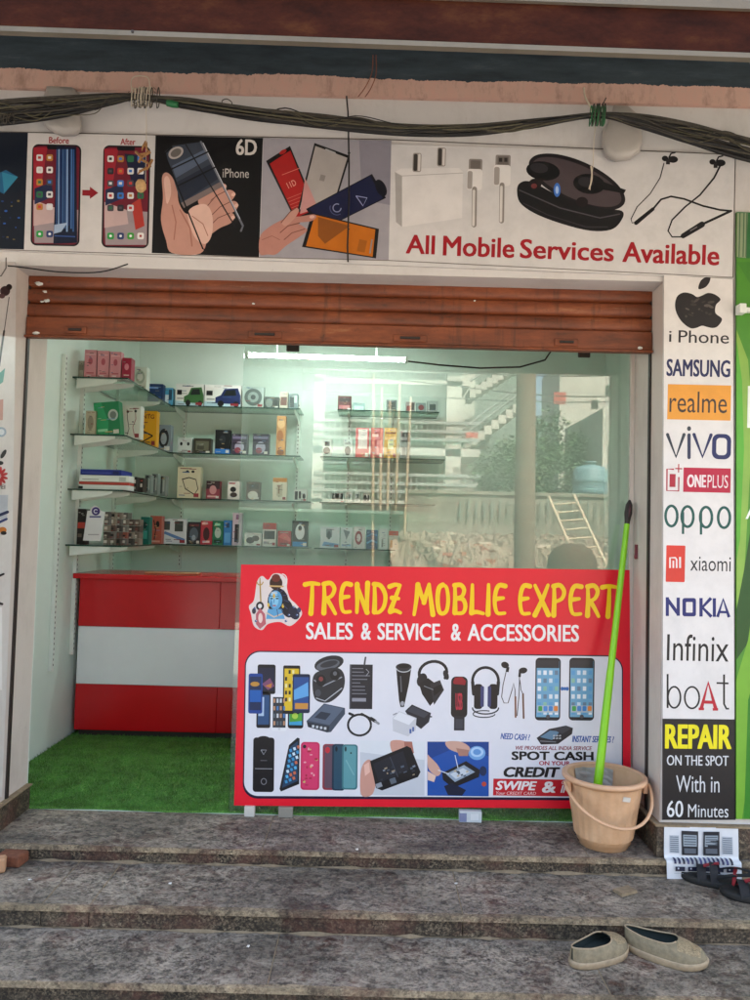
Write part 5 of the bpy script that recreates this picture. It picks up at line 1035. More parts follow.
def f(A):
    A.text('NEED CASH ?', 500.5, 733.6, 530, 739.8, '#274f9a', .035, .25, 3); A.build('offer_lettering', 'signprint', SB); A = SA(.006, 12); A.text('INSTANT SERVICES ?', 572, 736, 614, 742.4, '#274f9a', .035, .25, 1)
    A.build('offer_lettering', 'signprint', SB); A = SA(.006, 22)
    A.text('WE PROVIDES ALL INDIA SERVICE', 515.5, 746, 592, 750, '#8a3040', .03, .2)
    A.text('SPOT CASH', 511.5, 751.4, 593.5, 760.2, '#141316', .07); A.text('ON YOUR', 539, 761, 570, 765.2, '#a82038', .05); A.text('CREDIT CARD', 503.5, 767, 607, 777.4, '#141316', .08, .2); return A
pic('offer_lettering', f, .006)
def f(A):
    A.poly([(493.4, 778.6), (612, 780.4), (612, 797), (493, 795.4)], '#c01a2a'); A.text('SWIPE', 495.5, 781, 537, 790.2, '#ece6e6', .06, .25); A.text('Your CREDIT CARD', 496, 791.6, 536, 794.8, '#e6c4c4', .02, .2); A.text('&', 542, 781.4, 555.5, 792.8, '#ece6e6', .06, .1); A.text('GET', 561.5, 780.6, 574, 784.2, '#e6d0d0', .02, .25); A.text('INSTANT', 560.5, 785, 600, 793, '#ece6e6', .04, .3)
pic('swipe_lettering', f, .012)
# three small blocks the board stands on
for px, w_, c_, l in ((250, 5, '#cfc9bf', 'small white block under the left end of the red sign board'), (286, 7, '#8f8a80', 'grey block second from the left under the red sign board'), (470, 11, '#c9cfd2', 'white printed carton under the middle of the red sign board'), (592, 6, '#b0aa9e', 'pale block behind the bucket under the red sign board')):
    p = at(px, 812, 3.44); hw = w_ * 3.44 / 750; top = bfn(px, 806, 0).z
    m = MB(); m.box(p.x - hw, p.x + hw, 3.418, 3.448, .001, .047 + .006 * (px - 240) / 390, c_, ch=.002)
    if px == 470: m.box(p.x - hw, p.x - hw * .35, 3.4172, 3.4178, .004, .042, '#7f86a8'); m.box(p.x, p.x + hw * .7, 3.4172, 3.4178, .012, .04, '#d9dde0')
    tag(m.build('support_block', 'carton'), l, 'block', 'blocks under the sign board')

# ---- phone print hanging over the plinth, ledge and riser
PP = thing('phone_leaflet', 'white phone print draped over the plinth and step edge at the right', 'leaflet', (1.35, 3.07, 0))
xa, xb = at(664.5, 824, 3.09).x, at(738.5, 826, 3.09).x
prof = [(3.092, .128), (3.091, .06), (3.090, .012), (3.086, .004), (3.066, .0045), (3.0635, -.003), (3.0625, -.03), (3.060, -.07), (3.054, -.098)]
S_ = [0]
for i in range(1, len(prof)): S_.append(S_[-1] + math.hypot(prof[i][0] - prof[i - 1][0], prof[i][1] - prof[i - 1][1]))
S_T = S_[-1]
def fold(u, v, d):
    s = min(max(v, 0), 1) * S_T
    for i in range(len(S_) - 1):
        if s <= S_[i + 1] + 1e-9: break
    t = (s - S_[i]) / (S_[i + 1] - S_[i]); y = prof[i][0] + (prof[i + 1][0] - prof[i][0]) * t; z = prof[i][1] + (prof[i + 1][1] - prof[i][1]) * t
    ty, tz = prof[i + 1][0] - prof[i][0], prof[i + 1][1] - prof[i][1]; L_ = math.hypot(ty, tz)
    return Vector((xa + (xb - xa) * u, y + tz / L_ * d + .002 * math.sin(u * 9 + s * 20), z - ty / L_ * d))
m = MB(); NU, NV = 12, 30
for side, off in ((0, 0), (1, -.002)):
    vs = [fold(i / NU, j / NV, off) for i in range(NU + 1) for j in range(NV + 1)]
    m.add(vs, [[i * (NV + 1) + j, (i + 1) * (NV + 1) + j, (i + 1) * (NV + 1) + j + 1, i * (NV + 1) + j + 1] for i in range(NU) for j in range(NV)], '#dcdde0', smooth=True)
m.build('sheet', 'print', PP)
A = Art(fold, 0, lay=8e-4)
def fr(x0, y0, x1, y1, col):
    n = 6
    for i in range(n): a = y0 + (y1 - y0) * i / n; b = y0 + (y1 - y0) * (i + 1) / n; A.poly([(x0, a), (x1, a), (x1, b), (x0, b)], col)
for x0 in (.1, .56):
    for k_ in range(2):
        a, b = (x0, x0 + .12) if k_ == 0 else (x0 + .24, x0 + .34)
        if x0 > .5: a, b = (x0 + .0, x0 + .0) if False else (a, b)
for a, b in ((.07, .2), (.78, .92)):
    fr(a, .14, b, .42, '#b4bac2')
    for i in range(8): fr(a + .01, .16 + i * .032, b - .01, .175 + i * .032, '#6a7480')
for a, b in ((.23, .45), (.52, .74)):
    fr(a, .06, b, .44, '#23262d'); fr(a + .02, .12, b - .02, .3, '#97a2ab')
    for i in range(4): fr(a + .03, .14 + i * .04, b - .03, .155 + i * .04, '#4d5862')
    fr(a + .03, .33, b - .03, .41, '#5b626c')
for i in range(14): fr(.09 + i * .058, .52, .12 + i * .058, .62, random.choice(['#2c2f52', '#4a4d78', '#23263a']))
for i in range(5): fr(.1 + i * .17, .66, .23 + i * .17, .73, '#23263c'); fr(.13 + i * .17, .675, .15 + i * .17, .7, '#c9ccd6')
fr(.08, .76, .9, .765, '#a4abb6'); fr(.08, .95, .9, .955, '#a4abb6')
A.build('phone_pictures', 'print', PP)
# ================================================================ CABLES AND HANGING THINGS
CB = thing('cable_bundle', 'long bundle of dusty black cables sagging across the wall above the banner', 'cable bundle', (0, 3.02, 2.9))
def spline(P, k=6):
    out = []
    for i in range(len(P) - 1):
        p0 = P[max(0, i - 1)]; p1 = P[i]; p2 = P[i + 1]; p3 = P[min(len(P) - 1, i + 2)]
        for j in range(k):
            t = j / k; out.append(.5 * ((2 * p1) + (-p0 + p2) * t + (2 * p0 - 5 * p1 + 4 * p2 - p3) * t * t + (-p0 + 3 * p1 - 3 * p2 + p3) * t ** 3))
    return out + [P[-1]]
base = [(-400, 175), (-200, 140), (-60, 119), (0, 111), (60, 106), (110, 99), (141, 97), (190, 104), (250, 113), (320, 121), (400, 129), (470, 129), (530, 124), (597, 115), (640, 121), (690, 134), (750, 148), (900, 185), (1100, 240)]
sp = [1, 1, 1.1, 1.2, 1.0, .5, .12, .7, .8, .7, .6, .6, .5, .12, .8, 1.1, 1.2, 1.3, 1.3]
mats_ = ['black_rubber', 'dusty_rubber', 'black_rubber', 'olive', 'black_rubber', 'dusty_rubber', 'black_rubber', 'dusty_rubber', 'black_rubber', 'olive', 'dusty_rubber', 'black_rubber', 'black_rubber', 'dusty_rubber']
offs = [-6, -11, 4, -2, 8, 1, -4, 6, 11, 3, -8, 0, 9, 5]
for i, (mt, of) in enumerate(zip(mats_, offs)):
    rr_ = random.choice([.0035, .005, .0065, .008]) if i not in (0, 8) else .009
    P = []
    for (x, y), s_ in zip(base, sp):
        j = random.uniform(-2.0, 2.0) * s_; p = at(x, y + of * s_ * (.8 if x > 650 or x < 120 else .62) + j, 2.955 - .006 * (i % 4) + random.uniform(-.006, .006)); P.append(p)
    m = MB(); m.tube(spline(P, 7), rr_, 7); m.build('cable', mt, CB)
for i in range(8):
    P = []
    for (x, y), s_ in zip(base, sp):
        for q_ in range(2): P.append(at(x + q_ * 35, y + q_ * 3 * (1 if x > 597 else 0) + random.uniform(-8, 10) * min(1.4, s_ + .1) * .8 + random.uniform(-1, 1), 2.94 + random.uniform(-.01, .008)) if (q_ == 0 or s_ > .5) and not (q_ == 1 and abs(x - 141) < 60) and not (q_ == 1 and abs(x - 597) < 60) else None)
    P = [p_ for p_ in P if p_ is not None]
    m = MB(); m.tube(spline(P, 6), random.choice([.0018, .0025, .0035]), 6); m.build('cable', random.choice(['dusty_rubber', 'black_rubber', 'olive']), CB)
# loose loops and tails
m = MB(); m.tube(spline([at(x, y, 2.94) for x, y in ((224, 107), (222, 101), (227, 99), (232, 103), (229, 108))], 5), .002, 5); m.build('cable', 'dusty_rubber', CB)
for k_ in range(5):
    m = MB(); x = 2 + k_ * 3; m.tube(spline([at(x, 113, 2.935), at(x - 1 + random.uniform(-2, 2), 120, 2.93), at(x + random.uniform(-3, 3), 124, 2.935)], 4), .0022, 5); m.build('cable', 'dusty_rubber', CB)
m = MB(); m.tube(spline([at(x, y, 3.06) for x, y in ((-20, 264), (10, 266), (27, 268), (60, 272), (100, 272), (128, 264))], 6), .0028, 6); tag(m.build('thin_wire', 'black_rubber'), 'thin black wire drooping across the top left of the shutter', 'wire')
def twist(parent, cx, cy, w_, hh, n_, mt, Y=2.945, r=.0022):
    m = MB()
    for k_ in range(n_):
        x = cx - w_ / 2 + w_ * k_ / max(1, n_ - 1) + random.uniform(-1, 1); P = []
        for t in range(9):
            an = t / 8 * 2 * math.pi + random.random() * .3; P.append(at(x + 2 * math.sin(an * .5), cy + hh / 2 * math.cos(an), Y) + Vector((0, -.016 * math.sin(an), 0)))
        m.tube(spline(P, 3), r, 5)
    return m.build('binding_wire', mt, parent)
twist(CB, 141, 97, 17, 19, 8, 'string'); twist(CB, 145, 98, 22, 20, 5, 'dusty_rubber'); twist(CB, 597, 116, 14, 20, 7, 'green'); twist(CB, 598, 115, 12, 22, 5, 'dusty_rubber')
m = MB()
for k_ in range(60):
    a_ = random.random() * 6.28; x = 141 + random.uniform(-12, 16); y = 97 + random.uniform(-8, 9); p = at(x, y, 2.94); m.tube([p, p + Vector((math.cos(a_) * .012, random.uniform(-.012, 0), math.sin(a_) * .012))], .0012, 4)
m.build('frayed_ends', 'dusty_rubber', CB)
m = MB(); p = at(167, 103, 2.935); q_ = at(178, 105, 2.935); m.tube([p, (p + q_) / 2, q_], [.012, .0135, .012], 10); m.build('green_tape', 'green', CB)
def hook(pts, label, mt='string', r=.0025, Y=3.09):
    m = MB(); m.tube(spline([at(x, y, Y - .02 * math.sin(i / (len(pts) - 1) * 3.14)) for i, (x, y) in enumerate(pts)], 5), r, 6); tag(m.build('wire_hook', mt), label, 'wire hook')
hook([(134, 100), (131, 84), (134, 77), (143, 76), (149, 80), (150, 100)], 'pale wire loop holding the cables to the pink beam at left')
hook([(584, 88), (585, 96), (589, 104), (593, 112)], 'pale bent wire hanging from the beam above the right cable knot', r=.004)
hook([(606, 98), (602, 106), (598, 113)], 'short rusty wire tied into the right cable knot', 'dusty_rubber')
hook([(373, 55), (372, 72), (366, 86), (358, 97)], 'longer brown wire end dangling from the beam near the middle', 'shutter', .002, 3.07)
hook([(376, 55), (376, 74), (371, 88), (365, 97)], 'shorter brown wire end dangling beside its neighbour from the beam', 'shutter', .002, 3.07)
m = MB(); m.tube([at(346.5, 96, 3.04), at(348, 112, 3.06), at(349, 160, 3.075), at(349, 200, 3.08), at(347.5, 246, 3.085), at(348, 262, 3.09)], .0035, 6); m.blob(tuple(at(349, 153, 3.073)), .006, .004, .004); m.blob(tuple(at(348.5, 229, 3.08)), .005, .004, .004)
tag(m.build('hanging_cord', 'black_rubber'), 'straight black cord hanging down across the grey phone glass picture', 'cord')
# dried chilli and lime charm
CH = thing('lime_chilli_charm', 'dried lime and chilli charm hanging on a thread before the After phone', 'hanging charm', tuple(at(143, 150, 2.97)))
m = MB(); m.tube([at(146, 106, 2.95), at(146.5, 128, 2.955), at(145.5, 182, 2.97)], .0014, 5); m.build('thread', 'string', CH)
brown = m_plain('dried_chilli', '#a07444', .6, var=.6, scale=80)
for x, y, dx, dy in ((146, 142, -4, 9), (146, 143, 3, 10), (139, 155, 10, -3), (150, 152, -9, 8), (142, 160, 9, 7), (136, 152, 6, 8), (152, 160, -5, 10), (147, 168, -9, 6), (139, 162, 5, -8)):
    m = MB(); P = spline([at(x, y, 2.965), at(x + dx * .5 + random.uniform(-2, 2), y + dy * .5, 2.955), at(x + dx, y + dy, 2.965)], 4); n = len(P)
    m.tube(P, [.0062 * (1 - .7 * i / n) for i in range(n)], 6); m.build('chilli', brown, CH)
m = MB(); m.blob(tuple(at(141, 186, 2.965)), .023, .02, .027, jit=.08); m.build('lime', m_plain('dried_lime', '#c9a470', .7, var=.5, scale=70, bump=.3), CH)
m = MB(); m.tube(spline([at(x, y, 2.965) for x, y in ((596, 120), (594, 140), (593, 165), (591, 178), (590, 190))], 5), .0016, 5); m.tube(spline([at(x, y, 2.96) for x, y in ((591, 166), (592, 178), (589, 189))], 4), .003, 5)
tag(m.build('white_thread', 'string'), 'white thread hanging from the right cable knot over the earbud picture', 'thread')
# milky wall domes behind the cables
for pts, l in ((((47, 86), (72, 87), (80, 94), (82, 105), (80, 114), (82, 122), (81, 132), (75, 136), (63, 137), (52, 132), (44, 126), (42, 115), (43, 98)), 'milky round plastic dome half hidden behind the cables at left'),
               (((614, 105), (628, 106), (638, 114), (640, 124), (643, 140), (640, 152), (630, 160), (615, 162), (606, 158), (602, 145), (602, 132), (610, 120), (612, 112)), 'milky plastic dome behind the cables above the neckband picture')):
    cx = sum(p[0] for p in pts) / len(pts); cy = sum(p[1] for p in pts) / len(pts); m = MB(); rings = []
    for t, yd in ((1, 3.092), (.985, 3.075), (.93, 3.058), (.8, 3.046), (.55, 3.038), (.2, 3.034)): rings.append([at(cx + (x - cx) * t, cy + (y - cy) * t, yd) for x, y in pts])
    n = len(pts); m.add([v for r_ in rings for v in r_], [[i * n + j, i * n + (j + 1) % n, (i + 1) * n + (j + 1) % n, (i + 1) * n + j] for i in range(len(rings) - 1) for j in range(n)] + [[(len(rings) - 1) * n + j for j in range(n)]], smooth=True)
    tag(m.build('milky_dome', 'milky'), l, 'lamp shade')

# ================================================================ BUCKET AND MOP
BC = (1.0, 3.225, .001)
BK = thing('bucket', 'peach plastic bucket with a swing handle standing on the landing', 'bucket', BC)
pe = m_plain('peach_plastic', '#d8ab86', .38, var=.22, scale=9)
def m_bucket():
    m = NT('stave_pattern_plastic'); m.base(m.mix(.6, '#d8ab84', m.ramp(m.noise(9, 8, .7), [(.3, '#bd9068'), (.7, '#e0bb96')]))); m.rough(.42)
    sc = m.ramp(m.noise(35, 7, .8, m.co((1, 1, .25))), [(.6, 0), (.72, .6)]); old = m.b.inputs['Base Color'].links[0].from_socket; m.base(m.mix(sc, old, '#8f6a48')); m.bump(m.noise(70, 5), .15, .003); return m.m
pb = m_bucket()
m = MB(); n = 96; prof = []
for i in range(25):
    z = .045 + (.283 - .045) * i / 24; r = .121 + (.158 - .121) * (z - .045) / .24; prof.append((r, z))
vs = []
for r, z in prof:
    for k in range(n):
        th = 2 * math.pi * k / n; st = (k % 4); rr_ = r - (.0038 if st == 0 else 0) + .0006 * math.sin(z * 60 + (k // 4) * 2.1)
        vs.append((BC[0] + rr_ * math.cos(th), BC[1] + rr_ * math.sin(th), z))
m.add(vs, [[i * n + k, i * n + (k + 1) % n, (i + 1) * n + (k + 1) % n, (i + 1) * n + k] for i in range(len(prof) - 1) for k in range(n)], smooth=True)
m.lathe([(.0, .012), (.092, .012), (.094, .001), (.099, .001), (.101, .034), (.106, .041), (.119, .045)], (BC[0], BC[1], .001), 64)
m.lathe([(.0, .02), (.109, .02), (.113, .05), (.152, .283)], (BC[0], BC[1], .001), 64)
m.build('body', pb, BK)
m = MB(); m.lathe([(.152, .284), (.156, .290), (.166, .292), (.174, .288), (.1745, .276), (.170, .270), (.165, .272), (.160, .268), (.157, .262)], (BC[0], BC[1], .001), 64); m.build('rim', pe, BK)
# handle rests down across the front, pivoting on two ears left and right
for sx in (-1, 1):
    m = MB(); m.box(BC[0] + sx * .160 - .010, BC[0] + sx * .160 + .010, BC[1] - .016 - .03, BC[1] + .016 - .03, .225, .272, ch=.003); m.build('handle_ear', pe, BK)
P = []
for i in range(29):
    t = math.pi * i / 28; x = BC[0] - .176 * math.cos(t); q_ = math.sin(t)
    y = BC[1] - .035 - .160 * q_ ** .8; z = .262 - .125 * q_ - .035 * math.cos(t) * 0 + (.02 if t > 1.6 else 0) * 0 + .012 * math.sin(2 * t); P.append((x, y, z))
m = MB(); m.tube(P, .0065, 8); m.build('handle', pe, BK)
p = Vector((BC[0] + .045, BC[1] - .150, .235)); m = MB(); m.add([p + Vector(v) for v in ((-.016, .0005, -.008), (.014, .001, -.010), (.018, .002, .007), (-.012, .000, .010))], [(0, 1, 2, 3)], '#cfc6b8'); 
m.add([p + Vector(v) + Vector((0, .003, 0)) for v in ((-.016, .0005, -.008), (.014, .001, -.010), (.018, .002, .007), (-.012, .000, .010))], [(3, 2, 1, 0)], '#cfc6b8'); m.build('torn_sticker', 'carton', BK)
m = MB(); a_ = Vector(BC)
vs = []
for i in range(9):
    for j in range(7):
        th = 1.0 + 1.3 * i / 8; z = .19 + .085 * j / 6; r = .113 + (.152 - .113) * (z - .05) / .233 - .006 - .006 * random.random(); vs.append((BC[0] + r * math.cos(th), BC[1] + r * math.sin(th), z + random.uniform(-.004, .004)))
m.add(vs, [[i * 7 + j, (i + 1) * 7 + j, (i + 1) * 7 + j + 1, i * 7 + j + 1] for i in range(8) for j in range(6)], '#b8a892', smooth=False)
tag(m.build('crumpled_bag', 'milky'), 'crumpled translucent plastic bag stuffed inside the peach bucket', 'plastic bag')

MP = thing('mop', 'lime green mop stick with black grip standing in the bucket', 'mop', (.96, 3.2, .02))
lime = m_plain('lime_paint', '#86cc12', .35, var=.1, scale=15)
b0 = Vector((.955, 3.235, .03)); t0 = at(627, 524, 3.405); t1 = at(631.5, 503, 3.41)
d_ = (t0 - b0).normalized()
m = MB(); L_ = (t0 - b0).length
m.tube([b0 + d_ * .06, b0 + d_ * (L_ * .5), b0 + d_ * (L_ * .52), t0], [.0195, .0165, .0150, .0125], 20); m.build('stick', lime, MP)
m = MB(); m.tube([t0 - d_ * .005, t0 + d_ * .012, t0 + d_ * .02, t0 + d_ * .05, t0 + d_ * .09, t0 + d_ * .112], [.0115, .012, .013, .0175, .015, .004], 16); grip = m.build('grip', 'dark', MP)
c_ = t0 + d_ * .062; m = MB(); m.tube([c_ + d_ * -.03 + Vector((0, -.0145, 0)), c_ + Vector((0, -.018, 0)), c_ + d_ * .03 + Vector((0, -.0155, 0))], [.002, .006, .002], 8); m.build('hanging_hole', m_plain('maroon_plastic', '#4a2024', .4), grip)
m = MB(); m.tube([b0 + d_ * -.01, b0 + d_ * .07], [.03, .024], 14)
for k in range(60):
    th = random.random() * 6.28; r = random.uniform(.03, .07); m.tube([b0 + Vector((.015 * math.cos(th), .015 * math.sin(th), .02)), b0 + Vector((r * .7 * math.cos(th), r * .7 * math.sin(th), .015)), b0 + Vector((r * math.cos(th), r * math.sin(th) * .9, .008))], .004, 5)
m.build('mop_head', 'string', MP)
p = at(634.5, 552, 3.44); m = MB(); m.box(XR - .012, XR - .005, 3.40, 3.425, p.z - .03, p.z + .035, ch=.002); m.blob((XR - .012, 3.41, p.z - .02), .006, .01, .012, '#a04048', jit=.2)
tag(m.build('rag_scrap', m_plain('maroon_rag', '#7e3a40', .8)), 'small maroon scrap stuck on the reveal beside the green mop stick', 'scrap')

# ================================================================ SHOES
def place(o, x, y, z, a, s=1.0): o.location = (x, y, z); o.rotation_euler = (0, 0, rad(a)); o.scale = (s, s, s)
def outline(L_, n=32, wid=.0525):
    P = []
    for i in range(n):
        t = i / n * 2 * math.pi; x = L_ / 2 * math.cos(t)
        u = x / (L_ / 2); w_ = wid * (1 - abs(u) ** 3.2) ** .5 * (1.0 + .16 * math.sin((u + .15) * 2.2)) if abs(u) < 1 else 0
        P.append((x, math.copysign(w_, math.sin(t)) + .006 * u * u if abs(math.sin(t)) > 1e-6 else .006 * u * u))
    return P
def loafer(label, group):
    o = thing('slip_on_shoe', label, 'shoe', (0, 0, 0), group); L_ = .262; P = outline(L_, 44)
    sole_c = m_plain('cream_sole', '#a89478', .7, var=.35, scale=50) if 'cream' not in MAT else MAT['cream']; MAT['cream'] = sole_c
    if 'tan' not in MAT: MAT['tan'] = m_plain('taupe_canvas', '#8a7d64', .85, var=.45, scale=60, bump=.25); MAT['mesh'] = m_plain('perforated_tan', '#a08c6c', .8, var=.9, scale=170, bump=.5); MAT['inner'] = m_plain('dark_insole', '#39423e', .85, var=.3)
    m = MB(); n = len(P)
    rings = []
    for z, s_ in ((0, .96), (.003, 1.0), (.016, 1.03), (.021, 1.03), (.024, 1.0)): rings.append([(x * s_, y * s_, z + .010 * max(0, x / L_ * 2 - .55) + .004 * max(0, -x / L_ * 2 - .6)) for x, y in P])
    m.add([v for r_ in rings for v in r_], [[i * n + j, i * n + (j + 1) % n, (i + 1) * n + (j + 1) % n, (i + 1) * n + j] for i in range(4) for j in range(n)] + [list(range(n))[::-1], [4 * n + j for j in range(n)]], smooth=True); m.build('sole', sole_c, o)
    # upper: sections along the length, open over the foot from heel to instep
    NS, NJ = 30, 20
    def sec(i):
        u = -1 + 2 * i / NS; x = u * L_ / 2 * .985; w_ = .0475 * max(.02, 1 - abs(u) ** 3.2) ** .5 * (1 + .16 * math.sin((u + .15) * 2.2)); cy = .006 * u * u
        ht = .060 * (1 - ((u + 1) / .25 if u < -.75 else 1) * 0) if u < -.1 else .062 - .030 * min(1, (u + .1) / 1.0) ** 1.3
        ht *= max(.05, 1 - max(0, (u - .72) / .28) ** 2) ** .5; ht *= max(.25, 1 - max(0, (-u - .9) / .1) ** 2) ** .5 if u < -.9 else 1
        return x, w_, cy, ht, u
    def amax(u):
        if u < -.05: k_ = .58 + .10 * max(0, (-u - .55) / .45)
        elif u < .30: k_ = .58 + .42 * (1 - math.sqrt(max(0, 1 - ((u + .05) / .35) ** 2)))
        else: k_ = 1
        return k_ * math.pi / 2
    def pt(u_i, f_, sy, th):
        x, w_, cy, ht, u = sec(u_i); a_ = amax(u) * f_; c, s_ = math.cos(a_), math.sin(a_)
        return (x * (1 - th * 6), cy + sy * (w_ - th) * c ** .75, .022 + (ht - th) * s_ ** .8)
    NS = 44
    def sec(i):
        u = -1 + 2 * i / NS; x = u * L_ / 2 * .985; w_ = .052 * max(.004, 1 - abs(u) ** 3.2) ** .5 * (1 + .16 * math.sin((u + .15) * 2.2)); cy = .006 * u * u
        ht = (.050 + .003 * max(0, (-u - .5) / .5)) if u < -.1 else .050 + .006 * math.sin((u + .1) * 4) * (u < .6) - .022 * max(0, (u + .1) / 1.1) ** 1.2
        ht *= max(.12, 1 - max(0, (u - .70) / .30) ** 2.5) ** .5; return x, w_, cy, ht, u
    rim = {}
    for th, nm, mt in ((0, 'upper', ['tan', 'mesh']), (.0035, 'lining', ['inner', 'inner'])):
        m = MB(); NJ = 9
        for sy in (-1, 1):
            vs = [pt(i, j / NJ, sy, th) for i in range(NS + 1) for j in range(NJ + 1)]
            for mi in (0, 1):
                fs = [[i * (NJ + 1) + j, (i + 1) * (NJ + 1) + j, (i + 1) * (NJ + 1) + j + 1, i * (NJ + 1) + j + 1] for i in range(NS) for j in range(NJ) if (1 if (sec(i)[4] > .30 and j >= 4 and sec(i)[4] < .86) else 0) == mi]
                m.add(vs, fs, mat=mi, smooth=True)
        m.build(nm, mt, o)
    nr = int((.30 + 1) / 2 * NS)
    rl = [pt(i, 1, -1, 0) for i in range(nr, -1, -1)] + [pt(i, 1, 1, 0) for i in range(0, nr + 1)]
    m = MB(); m.tube(rl, .0026, 6); m.build('collar_binding', 'cream', o)
    m = MB(); m.add([(x * .93, y * .9, .026) for x, y in P], [list(range(n))]); m.build('insole', 'inner', o)
    return o
s1 = loafer('taupe slip on shoe pointing inward on the third step, its dark insole showing', 'taupe shoes on the step')
p1 = CAMP + ray(600, 960) * ((-.145 - 1.28) / ray(600, 960).z); place(s1, p1.x, p1.y + .01, -.1445, 33, .98)
s2 = loafer('taupe slip on shoe with perforated toe pointing right towards the viewer', 'taupe shoes on the step')
p2 = CAMP + ray(664, 956) * ((-.145 - 1.28) / ray(664, 956).z); place(s2, p2.x - .002, p2.y - .012, -.1445, -27, 1.03)

def sandal(label):
    o = thing('sandal', label, 'sandal', (0, 0, 0), 'black sandals by the leaflet'); L_ = .265; P = outline(L_, 40, .047); n = len(P); m = MB(); rings = []
    if 'sblack' not in MAT: MAT['sblack'] = m_plain('black_rubber_sole', '#1d1c1b', .7, var=.5, scale=60, bump=.3); MAT['sred'] = m_plain('red_webbing', '#a52a34', .6, var=.3); MAT['sweb'] = m_plain('black_webbing', '#202024', .8, var=.5, scale=90)
    for z, s_ in ((0, .97), (.006, 1.0), (.020, 1.0), (.024, .97)): rings.append([(x * s_, y * s_, z + .008 * max(0, x / L_ * 2 - .5)) for x, y in P])
    m.add([v for r_ in rings for v in r_], [[i * n + j, i * n + (j + 1) % n, (i + 1) * n + (j + 1) % n, (i + 1) * n + j] for i in range(3) for j in range(n)] + [list(range(n))[::-1], [3 * n + j for j in range(n)]], smooth=True); m.build('sole', 'sblack', o)
    def strap(nm, pts, wd, mt, th=.003):
        m = MB(); P3 = spline([Vector(p) for p in pts], 5); 
        for off in (0, th):
            vs = []
            for i, p in enumerate(P3):
                t = (P3[min(i + 1, len(P3) - 1)] - P3[max(0, i - 1)]).normalized(); nn = Vector((0, p.y * 2, 1)).normalized(); sd_ = t.cross(nn).normalized(); vs += [p + sd_ * wd / 2 + nn * off, p - sd_ * wd / 2 + nn * off]
            m.add(vs, [[2 * i, 2 * i + 1, 2 * i + 3, 2 * i + 2] for i in range(len(P3) - 1)], smooth=True)
        return m.build(nm, mt, o)
    strap('strap', [(.07, -.050, .014), (.062, -.035, .045), (.055, 0, .058), (.05, .035, .045), (.045, .050, .014)], .034, 'sweb')
    strap('strap', [(.0, -.048, .014), (.005, -.036, .056), (.01, 0, .076), (.005, .036, .056), (.0, .048, .014)], .030, 'sweb')
    strap('strap', [(.045, .01, .062), (.02, .005, .072), (-.01, .0, .080)], .022, 'sred')
    strap('strap', [(-.005, -.046, .04), (-.06, -.040, .060), (-.115, -.022, .066), (-.125, 0, .067), (-.115, .022, .066), (-.06, .040, .060), (-.005, .046, .04)], .02, 'sweb')
    strap('strap', [(-.06, -.044, .014), (-.065, -.043, .04), (-.07, -.037, .064)], .016, 'sred'); strap('strap', [(-.06, .044, .014), (-.065, .043, .04), (-.07, .037, .064)], .016, 'sred')
    m = MB(); m.box(.055, .08, -.052, -.046, .02, .038, ch=.002); m.build('buckle', 'sred', o)
    return o
def onz(px, py, z): d = ray(px, py); return CAMP + d * ((z - 1.28) / d.z)
a1 = sandal('black strap sandal with red tabs lying against the phone leaflet'); p = onz(716, 884, -.065); place(a1, p.x, p.y, -.0645, 152)
a2 = sandal('black strap sandal with red tabs cut off by the right picture edge'); p = onz(757, 899, -.065); place(a2, p.x, p.y - .005, -.0645, 160)

# ================================================================ BRICKS AND LITTER
def lump(name, px, py, z, sx, sy, sz, col, label, cat, a=0, mt='attr_rough'):
    p = onz(px, py, z); m = MB(); m.box(-sx / 2, sx / 2, -sy / 2, sy / 2, 0, sz, col, ch=min(sx, sy, sz) * .12)
    m.v = [(x + random.uniform(-.0015, .0015), y + random.uniform(-.0015, .0015), max(0, z_ + random.uniform(-.0015, .0015))) for x, y, z_ in m.v]
    o = m.build(name, mt, loc=(0, 0, 0)); place(o, p.x, p.y, z + .001, a); return tag(o, label, cat)
lump('brick', 12, 864, -.065, .10, .07, .045, '#7a4a34', 'brown broken brick on the second step at the left edge', 'brick', -8, m_plain('clay_brick', '#7a4a34', .9, var=.6, scale=50, bump=.4))
lump('stone', -3, 872, -.065, .06, .05, .055, '#b58a68', 'pale rounded stone beside the brown brick at the left edge', 'stone', 20)
lump('granite_chip', 625, 893, -.065, .075, .05, .012, '#b29a78', 'thin tan stone chip lying on the second step behind the taupe shoes', 'stone chip', 25, 'grime')
for px, py, z, l in ((456, 884, -.065, 'white paper fleck in the middle of the second step'), (30, 880, -.065, 'small pale fleck on the second step near the brick'), (107, 925, -.143, 'pale fleck at the foot of the riser below the second step'),
                     (170, 884, -.065, 'white crumb on the second step at left'), (357, 850, 0, 'white crumb at the landing edge near the middle'), (484, 927, -.143, 'pair of white pebbles at the foot of the third riser'), (248, 947, -.145, 'white crumb on the third step')):
    lump('litter_fleck', px, py, z, .010, .007, .003, '#d8d4cc', l, 'litter', random.uniform(0, 90))
